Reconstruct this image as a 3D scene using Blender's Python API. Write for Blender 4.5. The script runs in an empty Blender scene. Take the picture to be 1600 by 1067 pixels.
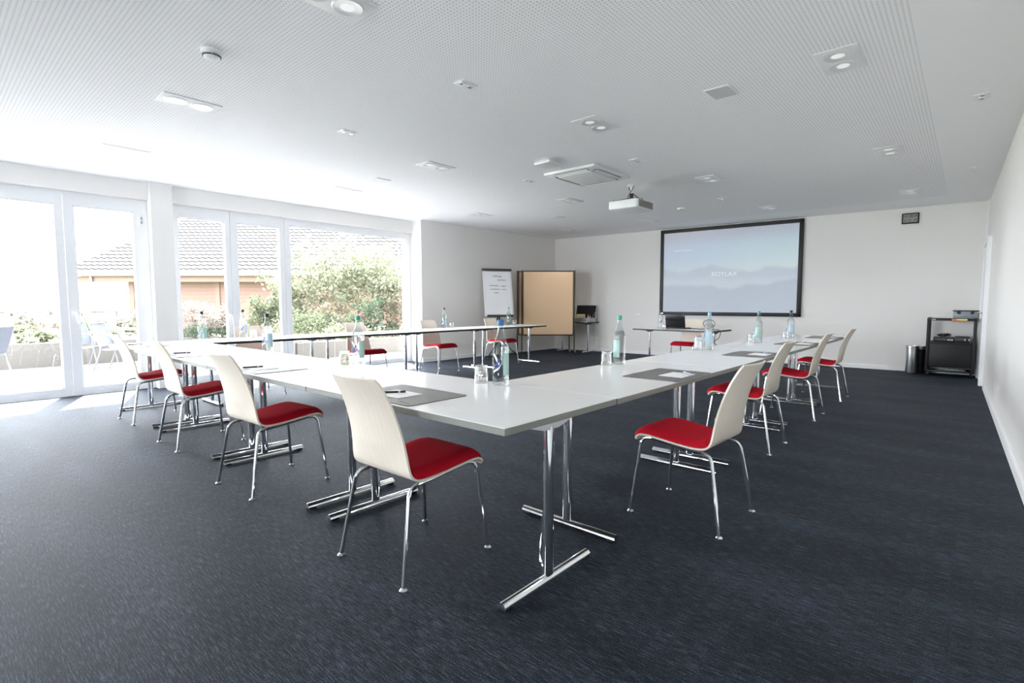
import bpy, bmesh, math, random
from mathutils import Vector, Matrix
PI = math.pi
D = bpy.data
SC = bpy.context.scene
COL = SC.collection
random.seed(7)

# ------------------------------------------------------------------ colours and materials
def lin(r, g, b):
    def f(c):
        c /= 255.0
        return c / 12.92 if c <= 0.04045 else ((c + 0.055) / 1.055) ** 2.4
    return (f(r), f(g), f(b), 1.0)

MATS = {}
def mat(name, color, rough=0.5, metal=0.0, **kw):
    m = D.materials.new(name)
    m.use_nodes = True
    p = m.node_tree.nodes['Principled BSDF']
    p.inputs['Base Color'].default_value = color
    p.inputs['Roughness'].default_value = rough
    p.inputs['Metallic'].default_value = metal
    for k, v in kw.items():
        p.inputs[k.replace('_', ' ')].default_value = v
    MATS[name] = m
    return m

class NT:
    """small helper for node graphs"""
    def __init__(self, m):
        self.t = m.node_tree
        self.p = self.t.nodes.get('Principled BSDF')
    def n(self, typ, **kw):
        nd = self.t.nodes.new(typ)
        for k, v in kw.items():
            setattr(nd, k, v)
        return nd
    def link(self, a, b):
        self.t.links.new(a, b)
    def setin(self, sock, v):
        if hasattr(v, 'is_output'):
            self.link(v, sock)
        else:
            sock.default_value = v
    def math(self, op, a, b=0.0, c=0.0):
        nd = self.n('ShaderNodeMath', operation=op)
        for i, v in enumerate((a, b, c)):
            self.setin(nd.inputs[i], v)
        return nd.outputs[0]
    def mix(self, fac, a, b, blend='MIX'):
        nd = self.n('ShaderNodeMix', data_type='RGBA', blend_type=blend)
        self.setin(nd.inputs[0], fac)
        self.setin(nd.inputs[6], a)
        self.setin(nd.inputs[7], b)
        return nd.outputs[2]
    def coord(self, kind='Object'):
        return self.n('ShaderNodeTexCoord').outputs[kind]
    def mapping(self, vec, scale=(1, 1, 1), loc=(0, 0, 0), rot=(0, 0, 0)):
        nd = self.n('ShaderNodeMapping')
        nd.inputs['Scale'].default_value = scale
        nd.inputs['Location'].default_value = loc
        nd.inputs['Rotation'].default_value = rot
        self.link(vec, nd.inputs['Vector'])
        return nd.outputs[0]
    def noise(self, vec, scale=5, detail=2, rough=0.5):
        nd = self.n('ShaderNodeTexNoise')
        nd.inputs['Scale'].default_value = scale
        nd.inputs['Detail'].default_value = detail
        nd.inputs['Roughness'].default_value = rough
        self.link(vec, nd.inputs['Vector'])
        return nd.outputs['Fac']
    def ramp(self, fac, stops):
        nd = self.n('ShaderNodeValToRGB')
        cr = nd.color_ramp
        while len(cr.elements) < len(stops):
            cr.elements.new(0.5)
        for e, (pos, c) in zip(cr.elements, stops):
            e.position = pos
            e.color = c
        self.link(fac, nd.inputs['Fac'])
        return nd.outputs['Color']
    def xyz(self, vec):
        nd = self.n('ShaderNodeSeparateXYZ')
        self.link(vec, nd.inputs[0])
        return nd.outputs
    def bump(self, h, strength=0.2, dist=0.01):
        nd = self.n('ShaderNodeBump')
        nd.inputs['Strength'].default_value = strength
        nd.inputs['Distance'].default_value = dist
        self.link(h, nd.inputs['Height'])
        self.link(nd.outputs[0], self.p.inputs['Normal'])

def base(t, c):
    t.link(c, t.p.inputs['Base Color'])

# plain ones
mat('wall_paint', lin(236, 234, 231), 0.75)
t = NT(MATS['wall_paint']); t.bump(t.noise(t.coord(), 220, 3), 0.08, 0.002)
mat('white_frame', lin(236, 237, 239), 0.35)
mat('white_plastic', lin(235, 236, 236), 0.4)
mat('trim_white', lin(238, 239, 241), 0.45)
mat('chrome', (0.78, 0.80, 0.82, 1), 0.09, 1.0)
mat('satin_chrome', (0.62, 0.64, 0.66, 1), 0.22, 1.0)
mat('brushed_steel', (0.55, 0.57, 0.58, 1), 0.3, 1.0)
mat('black_plastic', lin(22, 22, 24), 0.45)
mat('black_metal', lin(26, 24, 26), 0.5)
mat('black_gloss', lin(9, 9, 11), 0.25)
mat('dark_grey', lin(70, 72, 74), 0.5)
mat('mid_grey', lin(150, 152, 152), 0.5)
mat('railing_metal', lin(52, 54, 57), 0.5)
mat('speaker_grey', lin(205, 206, 207), 0.6)
mat('grille_grey', lin(128, 128, 124), 0.5)
mat('edge_grey', lin(130, 131, 126), 0.5)
mat('table_dark_edge', lin(38, 38, 40), 0.45)
mat('paper', lin(245, 245, 246), 0.8)
mat('ink_blue', lin(60, 70, 110), 0.7)
mat('ink_grey', lin(96, 98, 112), 0.7)
mat('pen_silver', lin(150, 156, 170), 0.3, 0.6)
mat('cap_blue', lin(44, 104, 158), 0.4)
mat('cap_navy', lin(36, 44, 66), 0.4)
mat('cap_green', lin(70, 158, 140), 0.4)
mat('cap_pale_blue', lin(140, 190, 215), 0.4)
mat('label_teal', lin(178, 214, 208), 0.55)
mat('label_blue', lin(184, 212, 228), 0.55)
mat('label_white', lin(240, 243, 246), 0.5)
mat('label_ink', lin(70, 92, 165), 0.5)
mat('orange', lin(222, 120, 60), 0.5)
mat('yellow', lin(240, 200, 110), 0.5)
mat('beige_card', lin(246, 240, 226), 0.7)
mat('yellow_card', lin(244, 240, 200), 0.7)
mat('pink_card', lin(214, 178, 180), 0.7)
mat('red_plastic', lin(150, 30, 45), 0.5)
mat('aluminium', lin(178, 180, 180), 0.35, 0.8)
mat('case_lining', lin(26, 20, 26), 0.8)
mat('clear_box', lin(136, 148, 152), 0.25)
mat('board_edge', lin(72, 66, 58), 0.4, 0.5)
mat('reflector', (0.80, 0.81, 0.82, 1), 0.35, 0.35)
mat('render_wall', lin(80, 77, 74), 0.85)
mat('zinc', lin(92, 94, 97), 0.5)
mat('fascia', lin(92, 68, 60), 0.7)
mat('bark', lin(150, 128, 108), 0.9)
mat('soil', lin(120, 105, 90), 0.95)
mat('outdoor_mesh', lin(60, 65, 76), 0.7)
mat('outdoor_white', lin(96, 98, 101), 0.4)
mat('lcd', lin(150, 154, 148), 0.35)

# carpet: woven loops in streaks along x, staggered carpet planks
m = mat('carpet', (0.05, 0.06, 0.07, 1), 0.7)
t = NT(m); co = t.coord()
streak = t.noise(t.mapping(co, (15, 250, 1)), 1.0, 4, 0.65)
thread = t.noise(t.mapping(co, (130, 420, 1)), 1.0, 2, 0.6)
big = t.noise(t.mapping(co, (0.9, 3.0, 1)), 1.0, 2)
br = t.n('ShaderNodeTexBrick')
br.inputs['Scale'].default_value = 1.0
br.inputs['Brick Width'].default_value = 1.0
br.inputs['Row Height'].default_value = 0.25
br.inputs['Mortar Size'].default_value = 0.0016
br.inputs['Color1'].default_value = (0.9, 0.9, 0.9, 1)
br.inputs['Color2'].default_value = (1.08, 1.08, 1.08, 1)
br.inputs['Mortar'].default_value = (0.62, 0.62, 0.62, 1)
t.link(co, br.inputs['Vector'])
v = t.math('ADD', t.math('MULTIPLY', streak, 0.62), t.math('MULTIPLY', thread, 0.38))
v = t.math('ADD', v, t.math('MULTIPLY', t.math('SUBTRACT', big, 0.5), 0.12))
c = t.ramp(v, [(0.36, lin(5, 6, 8)), (0.50, lin(24, 27, 34)), (0.66, lin(92, 103, 122))])
base(t, t.mix(1.0, c, br.outputs['Color'], 'MULTIPLY'))
t.p.inputs['Specular IOR Level'].default_value = 0.27
t.p.inputs['Specular Tint'].default_value = (0.72, 0.87, 1.0, 1)  # blue of reflected skylight put into the specular colour
t.bump(v, 0.5, 0.004)

# perforated acoustic ceiling: 25 mm square grid of holes inside a plain border
m = mat('perforated_ceiling', lin(236, 236, 237), 0.8)
t = NT(m); x, y, z = t.xyz(t.coord())
fx = t.math('SUBTRACT', t.math('FRACT', t.math('DIVIDE', x, 0.025)), 0.5)
fy = t.math('SUBTRACT', t.math('FRACT', t.math('DIVIDE', y, 0.025)), 0.5)
fx = t.math('FRACT', t.math('ADD', t.math('DIVIDE', x, 0.025), 50.0)); fx = t.math('SUBTRACT', fx, 0.5)
fy = t.math('FRACT', t.math('ADD', t.math('DIVIDE', y, 0.025), 50.0)); fy = t.math('SUBTRACT', fy, 0.5)
d = t.math('SQRT', t.math('ADD', t.math('MULTIPLY', fx, fx), t.math('MULTIPLY', fy, fy)))
hole = t.math('LESS_THAN', d, 0.215)
inx = t.math('MULTIPLY', t.math('GREATER_THAN', x, -7.85), t.math('LESS_THAN', x, -0.33))
iny = t.math('LESS_THAN', y, 10.5)
fac = t.math('MULTIPLY', hole, t.math('MULTIPLY', inx, iny))
base(t, t.mix(fac, lin(250, 250, 251), lin(204, 205, 208)))

# table laminate
m = mat('laminate', lin(224, 224, 224), 0.2)
t = NT(m); base(t, t.mix(t.noise(t.coord(), 300, 2), lin(243, 243, 244), lin(247, 247, 247)))
t.p.inputs['Specular IOR Level'].default_value = 0.6

# chair plywood
m = mat('maple_ply', lin(222, 208, 186), 0.38)
t = NT(m); g = t.noise(t.mapping(t.coord(), (60, 5, 5)), 1.0, 3, 0.55)
base(t, t.ramp(g, [(0.3, lin(231, 221, 206)), (0.7, lin(237, 228, 215))]))
t.p.inputs['Coat Weight'].default_value = 0.15

# red wool
m = mat('red_fabric', lin(150, 18, 34), 0.85)
t = NT(m); g = t.noise(t.coord(), 500, 2)
base(t, t.mix(g, lin(172, 14, 34), lin(204, 22, 46)))
t.p.inputs['Specular IOR Level'].default_value = 0.15
t.bump(g, 0.3, 0.002)

# desk pad
m = mat('desk_pad', lin(112, 110, 108), 0.42)
t = NT(m); t.bump(t.noise(t.coord(), 350, 2), 0.15, 0.001)

# cork / felt pinboard
m = mat('pin_felt', lin(196, 164, 132), 0.95)
t = NT(m); g = t.noise(t.coord(), 90, 4)
base(t, t.mix(g, lin(232, 196, 158), lin(242, 210, 172)))

# timber siding with horizontal boards
m = mat('siding', lin(196, 132, 98), 0.75)
t = NT(m); co = t.coord(); x, y, z = t.xyz(co)
fr = t.math('FRACT', t.math('MULTIPLY', z, 6.5))
gap = t.math('LESS_THAN', fr, 0.12)
g = t.noise(t.mapping(co, (0.7, 0.7, 30)), 1.0, 3)
base(t, t.mix(gap, t.mix(g, lin(88, 64, 57), lin(97, 72, 65)), lin(70, 51, 46)))

# roof tiles (colour only; the courses are real geometry)
m = mat('roof_tile', lin(186, 170, 164), 0.85)
t = NT(m); g = t.noise(t.coord(), 3.5, 3)
base(t, t.mix(g, lin(38, 37, 39), lin(47, 45, 48)))

# paving
m = mat('paving', lin(214, 210, 204), 0.8)
t = NT(m); br = t.n('ShaderNodeTexBrick')
br.inputs['Scale'].default_value = 1.0
br.inputs['Brick Width'].default_value = 0.6
br.inputs['Row Height'].default_value = 0.6
br.inputs['Mortar Size'].default_value = 0.004
br.inputs['Color1'].default_value = lin(92, 91, 90)
br.inputs['Color2'].default_value = lin(96, 95, 94)
br.inputs['Mortar'].default_value = lin(96, 95, 94)
t.link(t.coord(), br.inputs['Vector'])
base(t, br.outputs['Color'])

m = mat('lawn', lin(150, 165, 110), 0.95)
t = NT(m); base(t, t.mix(t.noise(t.coord(), 6, 4), lin(84, 96, 62), lin(112, 122, 86)))

def leaf_mat(name, a, b):
    m = D.materials.new(name); m.use_nodes = True
    t = NT(m); nt = m.node_tree
    out = nt.nodes['Material Output']
    nt.nodes.remove(t.p)
    g = t.noise(t.coord(), 1.6, 4)
    c = t.ramp(g, [(0.32, a), (0.68, b)])
    df = t.n('ShaderNodeBsdfDiffuse'); tr = t.n('ShaderNodeBsdfTranslucent')
    t.link(c, df.inputs[0]); t.link(c, tr.inputs[0])
    mx = t.n('ShaderNodeMixShader'); mx.inputs[0].default_value = 0.45
    t.link(df.outputs[0], mx.inputs[1]); t.link(tr.outputs[0], mx.inputs[2])
    t.link(mx.outputs[0], out.inputs[0])
    MATS[name] = m
leaf_mat('leaf_light', lin(92, 97, 78), lin(112, 114, 98))  # leaf colours greyed to imitate veiling glare over the garden
leaf_mat('leaf_mid', lin(72, 80, 62), lin(94, 99, 82))
leaf_mat('leaf_dark', lin(56, 70, 58), lin(78, 90, 74))
leaf_mat('leaf_russet', lin(96, 90, 76), lin(112, 106, 92))
leaf_mat('flower_pale', lin(104, 96, 91), lin(116, 109, 103))
leaf_mat('grass_pale', lin(112, 109, 99), lin(126, 122, 114))

def pane_mat(name, tint, ior=1.45):
    m = D.materials.new(name); m.use_nodes = True
    t = NT(m); nt = m.node_tree
    out = nt.nodes['Material Output']; nt.nodes.remove(t.p)
    lw_ = t.n('ShaderNodeLayerWeight'); lw_.inputs['Blend'].default_value = 0.5
    fac = t.math('ADD', t.math('MULTIPLY', t.math('POWER', lw_.outputs['Facing'], 5.0), 0.7), 0.035)
    tr = t.n('ShaderNodeBsdfTransparent'); tr.inputs[0].default_value = tint
    gl = t.n('ShaderNodeBsdfGlossy'); gl.inputs['Roughness'].default_value = 0.02
    mx = t.n('ShaderNodeMixShader')
    t.link(fac, mx.inputs[0]); t.link(tr.outputs[0], mx.inputs[1]); t.link(gl.outputs[0], mx.inputs[2])
    t.link(mx.outputs[0], out.inputs[0])
    MATS[name] = m
pane_mat('window_glass', (0.97, 0.98, 0.98, 1), 1.3)

pane_mat('neck_glass', (0.93, 0.96, 0.96, 1))
m = mat('bottle_glass', (0.96, 0.985, 0.985, 1), 0.0)
m.node_tree.nodes['Principled BSDF'].inputs['Transmission Weight'].default_value = 1.0
m.node_tree.nodes['Principled BSDF'].inputs['IOR'].default_value = 1.36
t = NT(m); nt = m.node_tree
tr_ = t.n('ShaderNodeBsdfTransparent'); tr_.inputs[0].default_value = (0.93, 0.965, 0.965, 1)
mx_ = t.n('ShaderNodeMixShader'); mx_.inputs[0].default_value = 0.68
t.link(t.p.outputs[0], mx_.inputs[1]); t.link(tr_.outputs[0], mx_.inputs[2]); t.link(mx_.outputs[0], nt.nodes['Material Output'].inputs[0])
m = mat('tumbler_glass', (0.98, 0.99, 0.99, 1), 0.0)
m.node_tree.nodes['Principled BSDF'].inputs['Transmission Weight'].default_value = 1.0
m.node_tree.nodes['Principled BSDF'].inputs['IOR'].default_value = 1.45

# lamp behind the downlight reflectors
m = mat('lamp_lens', (0.9, 0.9, 0.9, 1), 0.3)
p = m.node_tree.nodes['Principled BSDF']
p.inputs['Emission Color'].default_value = (1.0, 0.98, 0.95, 1)
p.inputs['Emission Strength'].default_value = 0.1

# picture thrown on the screen: pale sky, hazy ridges
m = mat('projected_picture', (0.5, 0.5, 0.5, 1), 0.7)
t = NT(m); x, y, z = t.xyz(t.coord('Generated'))
sky = t.ramp(z, [(0.45, lin(214, 220, 216)), (0.60, lin(203, 220, 222)), (0.82, lin(192, 212, 219)), (0.93, lin(188, 194, 208))])
skyL = t.ramp(z, [(0.45, lin(206, 214, 218)), (0.62, lin(194, 206, 222)), (0.82, lin(194, 203, 220)), (0.93, lin(192, 194, 206))])
sky = t.mix(x, skyL, sky)
def ridge(seed, amp, lvl):
    nd = t.n('ShaderNodeTexNoise', noise_dimensions='1D')
    nd.inputs['Scale'].default_value = 2.2
    nd.inputs['Detail'].default_value = 3
    t.link(t.math('ADD', x, seed), nd.inputs['W'])
    return t.math('ADD', t.math('MULTIPLY', t.math('SUBTRACT', nd.outputs['Fac'], 0.5), amp), lvl)
def below(h, soft):
    nd = t.n('ShaderNodeMapRange', interpolation_type='SMOOTHSTEP')
    t.link(t.math('SUBTRACT', h, z), nd.inputs['Value'])
    nd.inputs['From Min'].default_value = -soft
    nd.inputs['From Max'].default_value = soft
    return nd.outputs[0]
c = t.mix(below(ridge(3.1, 0.26, 0.52), 0.03), sky, lin(190, 199, 210))
c = t.mix(below(ridge(8.4, 0.16, 0.40), 0.05), c, lin(198, 206, 214))
c = t.mix(below(ridge(5.2, 0.20, 0.33), 0.03), c, lin(182, 190, 201))
base(t, c)
t.link(c, t.p.inputs['Emission Color'])
t.p.inputs['Emission Strength'].default_value = 0.07

# ------------------------------------------------------------------ mesh helpers
class MB:
    def __init__(self):
        self.bm = bmesh.new()
    def box(self, x0, x1, y0, y1, z0, z1, bev=0.0, seg=2):
        r = bmesh.ops.create_cube(self.bm, size=1.0)
        vs = r['verts']
        for v in vs:
            v.co = Vector(((x0 + x1) / 2 + v.co.x * (x1 - x0), (y0 + y1) / 2 + v.co.y * (y1 - y0), (z0 + z1) / 2 + v.co.z * (z1 - z0)))
        if bev > 0:
            es = list({e for v in vs for e in v.link_edges})
            bmesh.ops.bevel(self.bm, geom=es, offset=bev, segments=seg, affect='EDGES', profile=0.5)
        return self
    def obox(self, M, sx, sy, sz, bev=0.0, seg=2):
        """box centred on matrix M"""
        r = bmesh.ops.create_cube(self.bm, size=1.0)
        vs = r['verts']
        for v in vs:
            v.co = Vector((v.co.x * sx, v.co.y * sy, v.co.z * sz))
        if bev > 0:
            es = list({e for v in vs for e in v.link_edges})
            g = bmesh.ops.bevel(self.bm, geom=es, offset=bev, segments=seg, affect='EDGES', profile=0.5)
            vs = list({v for f in g['faces'] for v in f.verts} | {v for v in vs if v.is_valid})
        for v in vs:
            v.co = M @ v.co
        return self
    def face(self, pts):
        self.bm.faces.new([self.bm.verts.new(p) for p in pts])
        return self
    def prism(self, pts, z0, z1, M=None):
        M = M or Matrix.Identity(4)
        lo = [self.bm.verts.new(M @ Vector((p[0], p[1], z0))) for p in pts]
        hi = [self.bm.verts.new(M @ Vector((p[0], p[1], z1))) for p in pts]
        n = len(pts)
        self.bm.faces.new(hi)
        self.bm.faces.new(lo[::-1])
        for i in range(n):
            j = (i + 1) % n
            self.bm.faces.new((lo[i], lo[j], hi[j], hi[i]))
        return self
    def lathe(self, prof, seg=24, c=(0, 0, 0), sx=1.0, sy=1.0, cap0=True, cap1=True):
        rings = []
        for r, z in prof:
            ring = []
            for k in range(seg):
                a = 2 * PI * k / seg
                ring.append(self.bm.verts.new((c[0] + r * sx * math.cos(a), c[1] + r * sy * math.sin(a), c[2] + z)))
            rings.append(ring)
        for a, b in zip(rings, rings[1:]):
            for k in range(seg):
                j = (k + 1) % seg
                self.bm.faces.new((a[k], a[j], b[j], b[k]))
        if cap0: self.bm.faces.new(rings[0][::-1])
        if cap1: self.bm.faces.new(rings[-1])
        return self
    def tube(self, pts, r, seg=10, spline=0, r1=None, closed=False):
        pts = [Vector(p) for p in pts]
        if spline:
            pts = catmull(pts, spline)
        n = len(pts)
        rings = []
        up = None
        for i, p in enumerate(pts):
            a = pts[max(i - 1, 0)]; b = pts[min(i + 1, n - 1)]
            if closed:
                a = pts[(i - 1) % n]; b = pts[(i + 1) % n]
            d = (b - a).normalized()
            if up is None:
                up = Vector((0, 0, 1)) if abs(d.z) < 0.9 else Vector((1, 0, 0))
            s = d.cross(up).normalized()
            up = s.cross(d).normalized()
            rr = r if r1 is None else r + (r1 - r) * i / (n - 1)
            rings.append([self.bm.verts.new(p + (s * math.cos(2 * PI * k / seg) + up * math.sin(2 * PI * k / seg)) * rr) for k in range(seg)])
        m = n if closed else n - 1
        for i in range(m):
            a, b = rings[i], rings[(i + 1) % n]
            for k in range(seg):
                j = (k + 1) % seg
                self.bm.faces.new((a[k], b[k], b[j], a[j]))
        if not closed:
            self.bm.faces.new(rings[0])
            self.bm.faces.new(rings[-1][::-1])
        return self
    def grid(self, f, nu, nv):
        """closed sheet pair is up to the caller; returns the vertex table"""
        return [[self.bm.verts.new(f(i / nu, j / nv)) for i in range(nu + 1)] for j in range(nv + 1)]
    def skin(self, tab, flip=False):
        for a, b in zip(tab, tab[1:]):
            for i in range(len(a) - 1):
                q = (a[i], a[i + 1], b[i + 1], b[i])
                self.bm.faces.new(q[::-1] if flip else q)
    def rim(self, A, B):
        def border(T):
            return T[0][:] + [r[-1] for r in T[1:]] + T[-1][-2::-1] + [r[0] for r in T[-2:0:-1]]
        a, b = border(A), border(B)
        for i in range(len(a)):
            j = (i + 1) % len(a)
            self.bm.faces.new((a[i], b[i], b[j], a[j]))
    def build(self, name, m, parent=None, smooth=35, loc=None):
        bmesh.ops.recalc_face_normals(self.bm, faces=self.bm.faces)
        me = D.meshes.new(name)
        self.bm.to_mesh(me); self.bm.free()
        me.materials.append(MATS[m] if isinstance(m, str) else m)
        if smooth:
            me.polygons.foreach_set('use_smooth', [True] * len(me.polygons))
            me.set_sharp_from_angle(angle=math.radians(smooth))
        o = D.objects.new(name, me)
        COL.objects.link(o)
        if parent: o.parent = parent
        if loc: o.location = loc
        return o

def catmull(P, k):
    out = []
    n = len(P)
    for i in range(n - 1):
        p0, p1, p2, p3 = P[max(i - 1, 0)], P[i], P[i + 1], P[min(i + 2, n - 1)]
        for s in range(k):
            u = s / k
            out.append(0.5 * ((2 * p1) + (p2 - p0) * u + (2 * p0 - 5 * p1 + 4 * p2 - p3) * u * u + (3 * p1 - p0 - 3 * p2 + p3) * u ** 3))
    out.append(P[-1])
    return out

def lerp_table(tab, x):
    for (a, va), (b, vb) in zip(tab, tab[1:]):
        if x <= b:
            return va + (vb - va) * (x - a) / (b - a)
    return tab[-1][1]

def tag(o, label, cat, group=None, kind=None):
    o['label'] = label; o['category'] = cat
    if group: o['group'] = group
    if kind: o['kind'] = kind
    return o
def thing(name, label, cat, loc=(0, 0, 0), rz=0.0, group=None):
    o = D.objects.new(name, None)
    o.empty_display_size = 0.1
    COL.objects.link(o)
    o.location = loc; o.rotation_euler = (0, 0, rz)
    return tag(o, label, cat, group)
def struct(o):
    o['kind'] = 'structure'
    return o
def dup(root, loc, rz, label, group=None):
    r = root.copy(); COL.objects.link(r)
    r.location = loc; r.rotation_euler = (0, 0, rz); r['label'] = label
    if group: r['group'] = group
    for ch in list(root.children):
        c = ch.copy(); COL.objects.link(c); c.parent = r
        for g in list(ch.children):
            d = g.copy(); COL.objects.link(d); d.parent = c
    return r
def recolour(root, part, m):
    for ch in root.children:
        if ch.name.split('.')[0] == part:
            ch.data = ch.data.copy()
            ch.data.materials[0] = MATS[m]

# ------------------------------------------------------------------ the room
CEIL = 2.84
XW = -8.62                       # window plane
def wall_quad(name, a, b, z0, z1, th, m, side=1):
    """upright slab from a to b, thickness th to the left of a->b (side=1)"""
    a = Vector(a); b = Vector(b)
    d = (b - a).normalized(); n = Vector((-d.y, d.x)) * th * side
    pts = [a, b, b + n, a + n]
    if side < 0: pts = pts[::-1]
    return MB().prism(pts, z0, z1).build(name, m, smooth=0)

YR = -6.6                        # rear wall behind the camera
far_l, far_r = (-8.18, 11.05), (0.15, 11.5)
fl = MB(); fl.box(-8.95, 1.0, YR - 0.2, 11.9, -0.12, 0.0); struct(fl.build('floor', 'carpet', smooth=0))
cl = MB(); cl.box(-8.95, 1.0, YR - 0.2, 11.9, CEIL, CEIL + 0.2); struct(cl.build('ceiling', 'perforated_ceiling', smooth=0))
struct(wall_quad('wall_far', (-8.7, 11.05 - 0.52 * 0.054), (0.6, 11.5 + 0.45 * 0.054), 0, CEIL, 0.2, 'wall_paint', 1))
# right wall with a slight splay, door opening kept simple: the door stands against it
struct(wall_quad('wall_right', (0.535, YR), (0.16, 11.7), 0, CEIL, 0.2, 'wall_paint', -1))
# solid part of the left wall beyond the windows: its thick end shows as a bright reveal
wl = MB()
wl.prism([(-8.27, 6.70), (-8.18, 11.2), (-8.9, 11.2), (-8.9, 6.70)], 0, CEIL)
wl.box(-8.85, -8.55, YR, 6.70, 2.60, CEIL)            # lintel over the glazing
struct(wl.build('wall_left', 'wall_paint', smooth=0))
pl = MB(); pl.box(-8.85, -8.47, 2.19, 2.46, 0, CEIL, 0.004)
struct(pl.build('trim_1', 'wall_paint', smooth=0))

def glazing(name, y0, y1, z0=0.0, z1=2.60, st=(0.09, 0.09), rails=(0.11, 0.17), handle=None, x=XW, hinge=None):
    f = MB()
    f.box(x - 0.07, x, y0, y0 + st[0], z0, z1, 0.004)
    f.box(x - 0.07, x, y1 - st[1], y1, z0, z1, 0.004)
    f.box(x - 0.069, x - 0.001, y0 + st[0] - 0.004, y1 - st[1] + 0.004, z0, z0 + rails[0], 0.0)
    f.box(x - 0.069, x - 0.001, y0 + st[0] - 0.004, y1 - st[1] + 0.004, z1 - rails[1], z1, 0.0)
    # glazing bead
    a, b, c, d = y0 + st[0], y1 - st[1], z0 + rails[0], z1 - rails[1]
    for (p, q, r, s) in ((a, a + 0.012, c, d), (b - 0.012, b, c, d), (a, b, c, c + 0.012), (a, b, d - 0.012, d)):
        f.box(x - 0.045, x - 0.015, p, q, r, s)
    fr = struct(f.build(name, 'white_frame', smooth=0))
    g = MB(); g.box(x - 0.042, x - 0.034, a - 0.01, b + 0.01, c - 0.01, d + 0.01)
    g.build('pane', 'window_glass', fr, smooth=0)
    if handle:
        hy, hz = handle
        h = MB()
        h.box(x, x + 0.012, hy - 0.014, hy + 0.014, hz - 0.035, hz + 0.035, 0.004)
        h.tube([(x + 0.01, hy, hz + 0.012), (x + 0.05, hy, hz + 0.012), (x + 0.055, hy + 0.012, hz - 0.02), (x + 0.05, hy + 0.035, hz - 0.125)], 0.009, 10, 4)
        h.build('handle', 'white_plastic', fr)
    if hinge:
        h = MB()
        for dz in (0.0, 0.055):
            h.tube([(x + 0.008, hinge[0], hinge[1] + dz), (x + 0.008, hinge[0], hinge[1] + dz + 0.035)], 0.008, 8)
        h.build('hinge', 'mid_grey', fr)
    return fr

glazing('door_1', 0.02, 1.285, st=(0.1, 0.085))
glazing('door_2', 1.29, 2.19, st=(0.1, 0.17), handle=(1.335, 1.06), hinge=(2.115, 2.28))
glazing('window_1', 2.46, 3.255, st=(0.09, 0.075), handle=(3.215, 1.0))
glazing('window_2', 3.26, 4.105, st=(0.1, 0.085))
glazing('window_3', 4.11, 6.70, st=(0.09, 0.14), rails=(0.09, 0.12))
glazing('window_4', -1.3, 0.015)
glazing('window_5', -2.6, -1.305)
glazing('window_11', -3.9, -2.605)
glazing('window_12', -5.2, -3.905)
struct(wall_quad('wall_left_end', (XW, -5.2), (XW, YR), 0, CEIL, 0.2, 'wall_paint', -1))
RX0, RX1 = -6.2, -2.6
rw = MB()
rw.box(-8.9, RX0, YR - 0.2, YR, 0, CEIL); rw.box(RX1, 0.9, YR - 0.2, YR, 0, CEIL); rw.box(RX0, RX1, YR - 0.2, YR, 2.62, CEIL)
struct(rw.build('wall_rear', 'wall_paint', smooth=0))
for i in range(2):  # unseen rear windows, added to bring daylight in behind the camera
    a = RX0 + i * 1.8
    f = MB()
    f.box(a, a + 0.09, YR - 0.12, YR - 0.05, 0, 2.62); f.box(a + 1.71, a + 1.8, YR - 0.12, YR - 0.05, 0, 2.62)
    f.box(a + 0.085, a + 1.715, YR - 0.119, YR - 0.051, 0, 0.1); f.box(a + 0.085, a + 1.715, YR - 0.119, YR - 0.051, 2.5, 2.62)
    o = struct(f.build('window_%d' % (6 + i), 'white_frame', smooth=0))
    g = MB(); g.box(a + 0.08, a + 1.72, YR - 0.09, YR - 0.082, 0.09, 2.51); g.build('pane', 'window_glass', o, smooth=0)

# skirting
def skirting(name, a, b, side):
    struct(wall_quad(name, a, b, 0, 0.07, 0.014, 'trim_white', side))
skirting('baseboard_far', (-8.18, 11.05), (0.15, 11.5), -1)
skirting('baseboard_left', (-8.27, 6.70), (-8.183, 11.05), -1)
def xr(y): return 0.535 - 0.375 * (y - YR) / (11.7 - YR)
skirting('baseboard_right', (xr(YR), YR), (xr(9.75), 9.75), 1)
# flush white door and its proud casing in the far right corner
dm = MB()
ang = math.atan2(0.31, 15.1)
M = Matrix.Translation((xr(10.6) - 0.024, 10.6, 1.07)) @ Matrix.Rotation(ang, 4, 'Z')
dm.obox(M @ Matrix.Translation((0, -0.5, 0)), 0.05, 0.09, 2.14, 0.004)
dm.obox(M @ Matrix.Translation((0, 0.5, 0)), 0.05, 0.09, 2.14, 0.004)
dm.obox(M @ Matrix.Translation((0, 0, 1.03)), 0.05, 1.0, 0.08, 0.004)
do = struct(dm.build('door_3', 'trim_white', smooth=0))
MB().obox(M @ Matrix.Translation((0.008, 0, -0.03)), 0.03, 0.91, 2.05).build('door_leaf', 'white_frame', do, smooth=0)
h = MB(); q = M @ Matrix.Translation((-0.02, -0.36, -0.02))
h.tube([q @ Vector((0.0, 0, 0)), q @ Vector((-0.045, 0, 0)), q @ Vector((-0.05, 0.12, 0))], 0.009, 10)
h.build('door_handle', 'satin_chrome', do)
# small corner of the wall service strip at the far right: slim white conduit from door head to ceiling
tube = MB(); tube.box(xr(11.3) - 0.03, xr(11.3) - 0.004, 11.36, 11.39, 2.15, CEIL); struct(tube.build('trim_2', 'trim_white', smooth=0))

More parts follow.
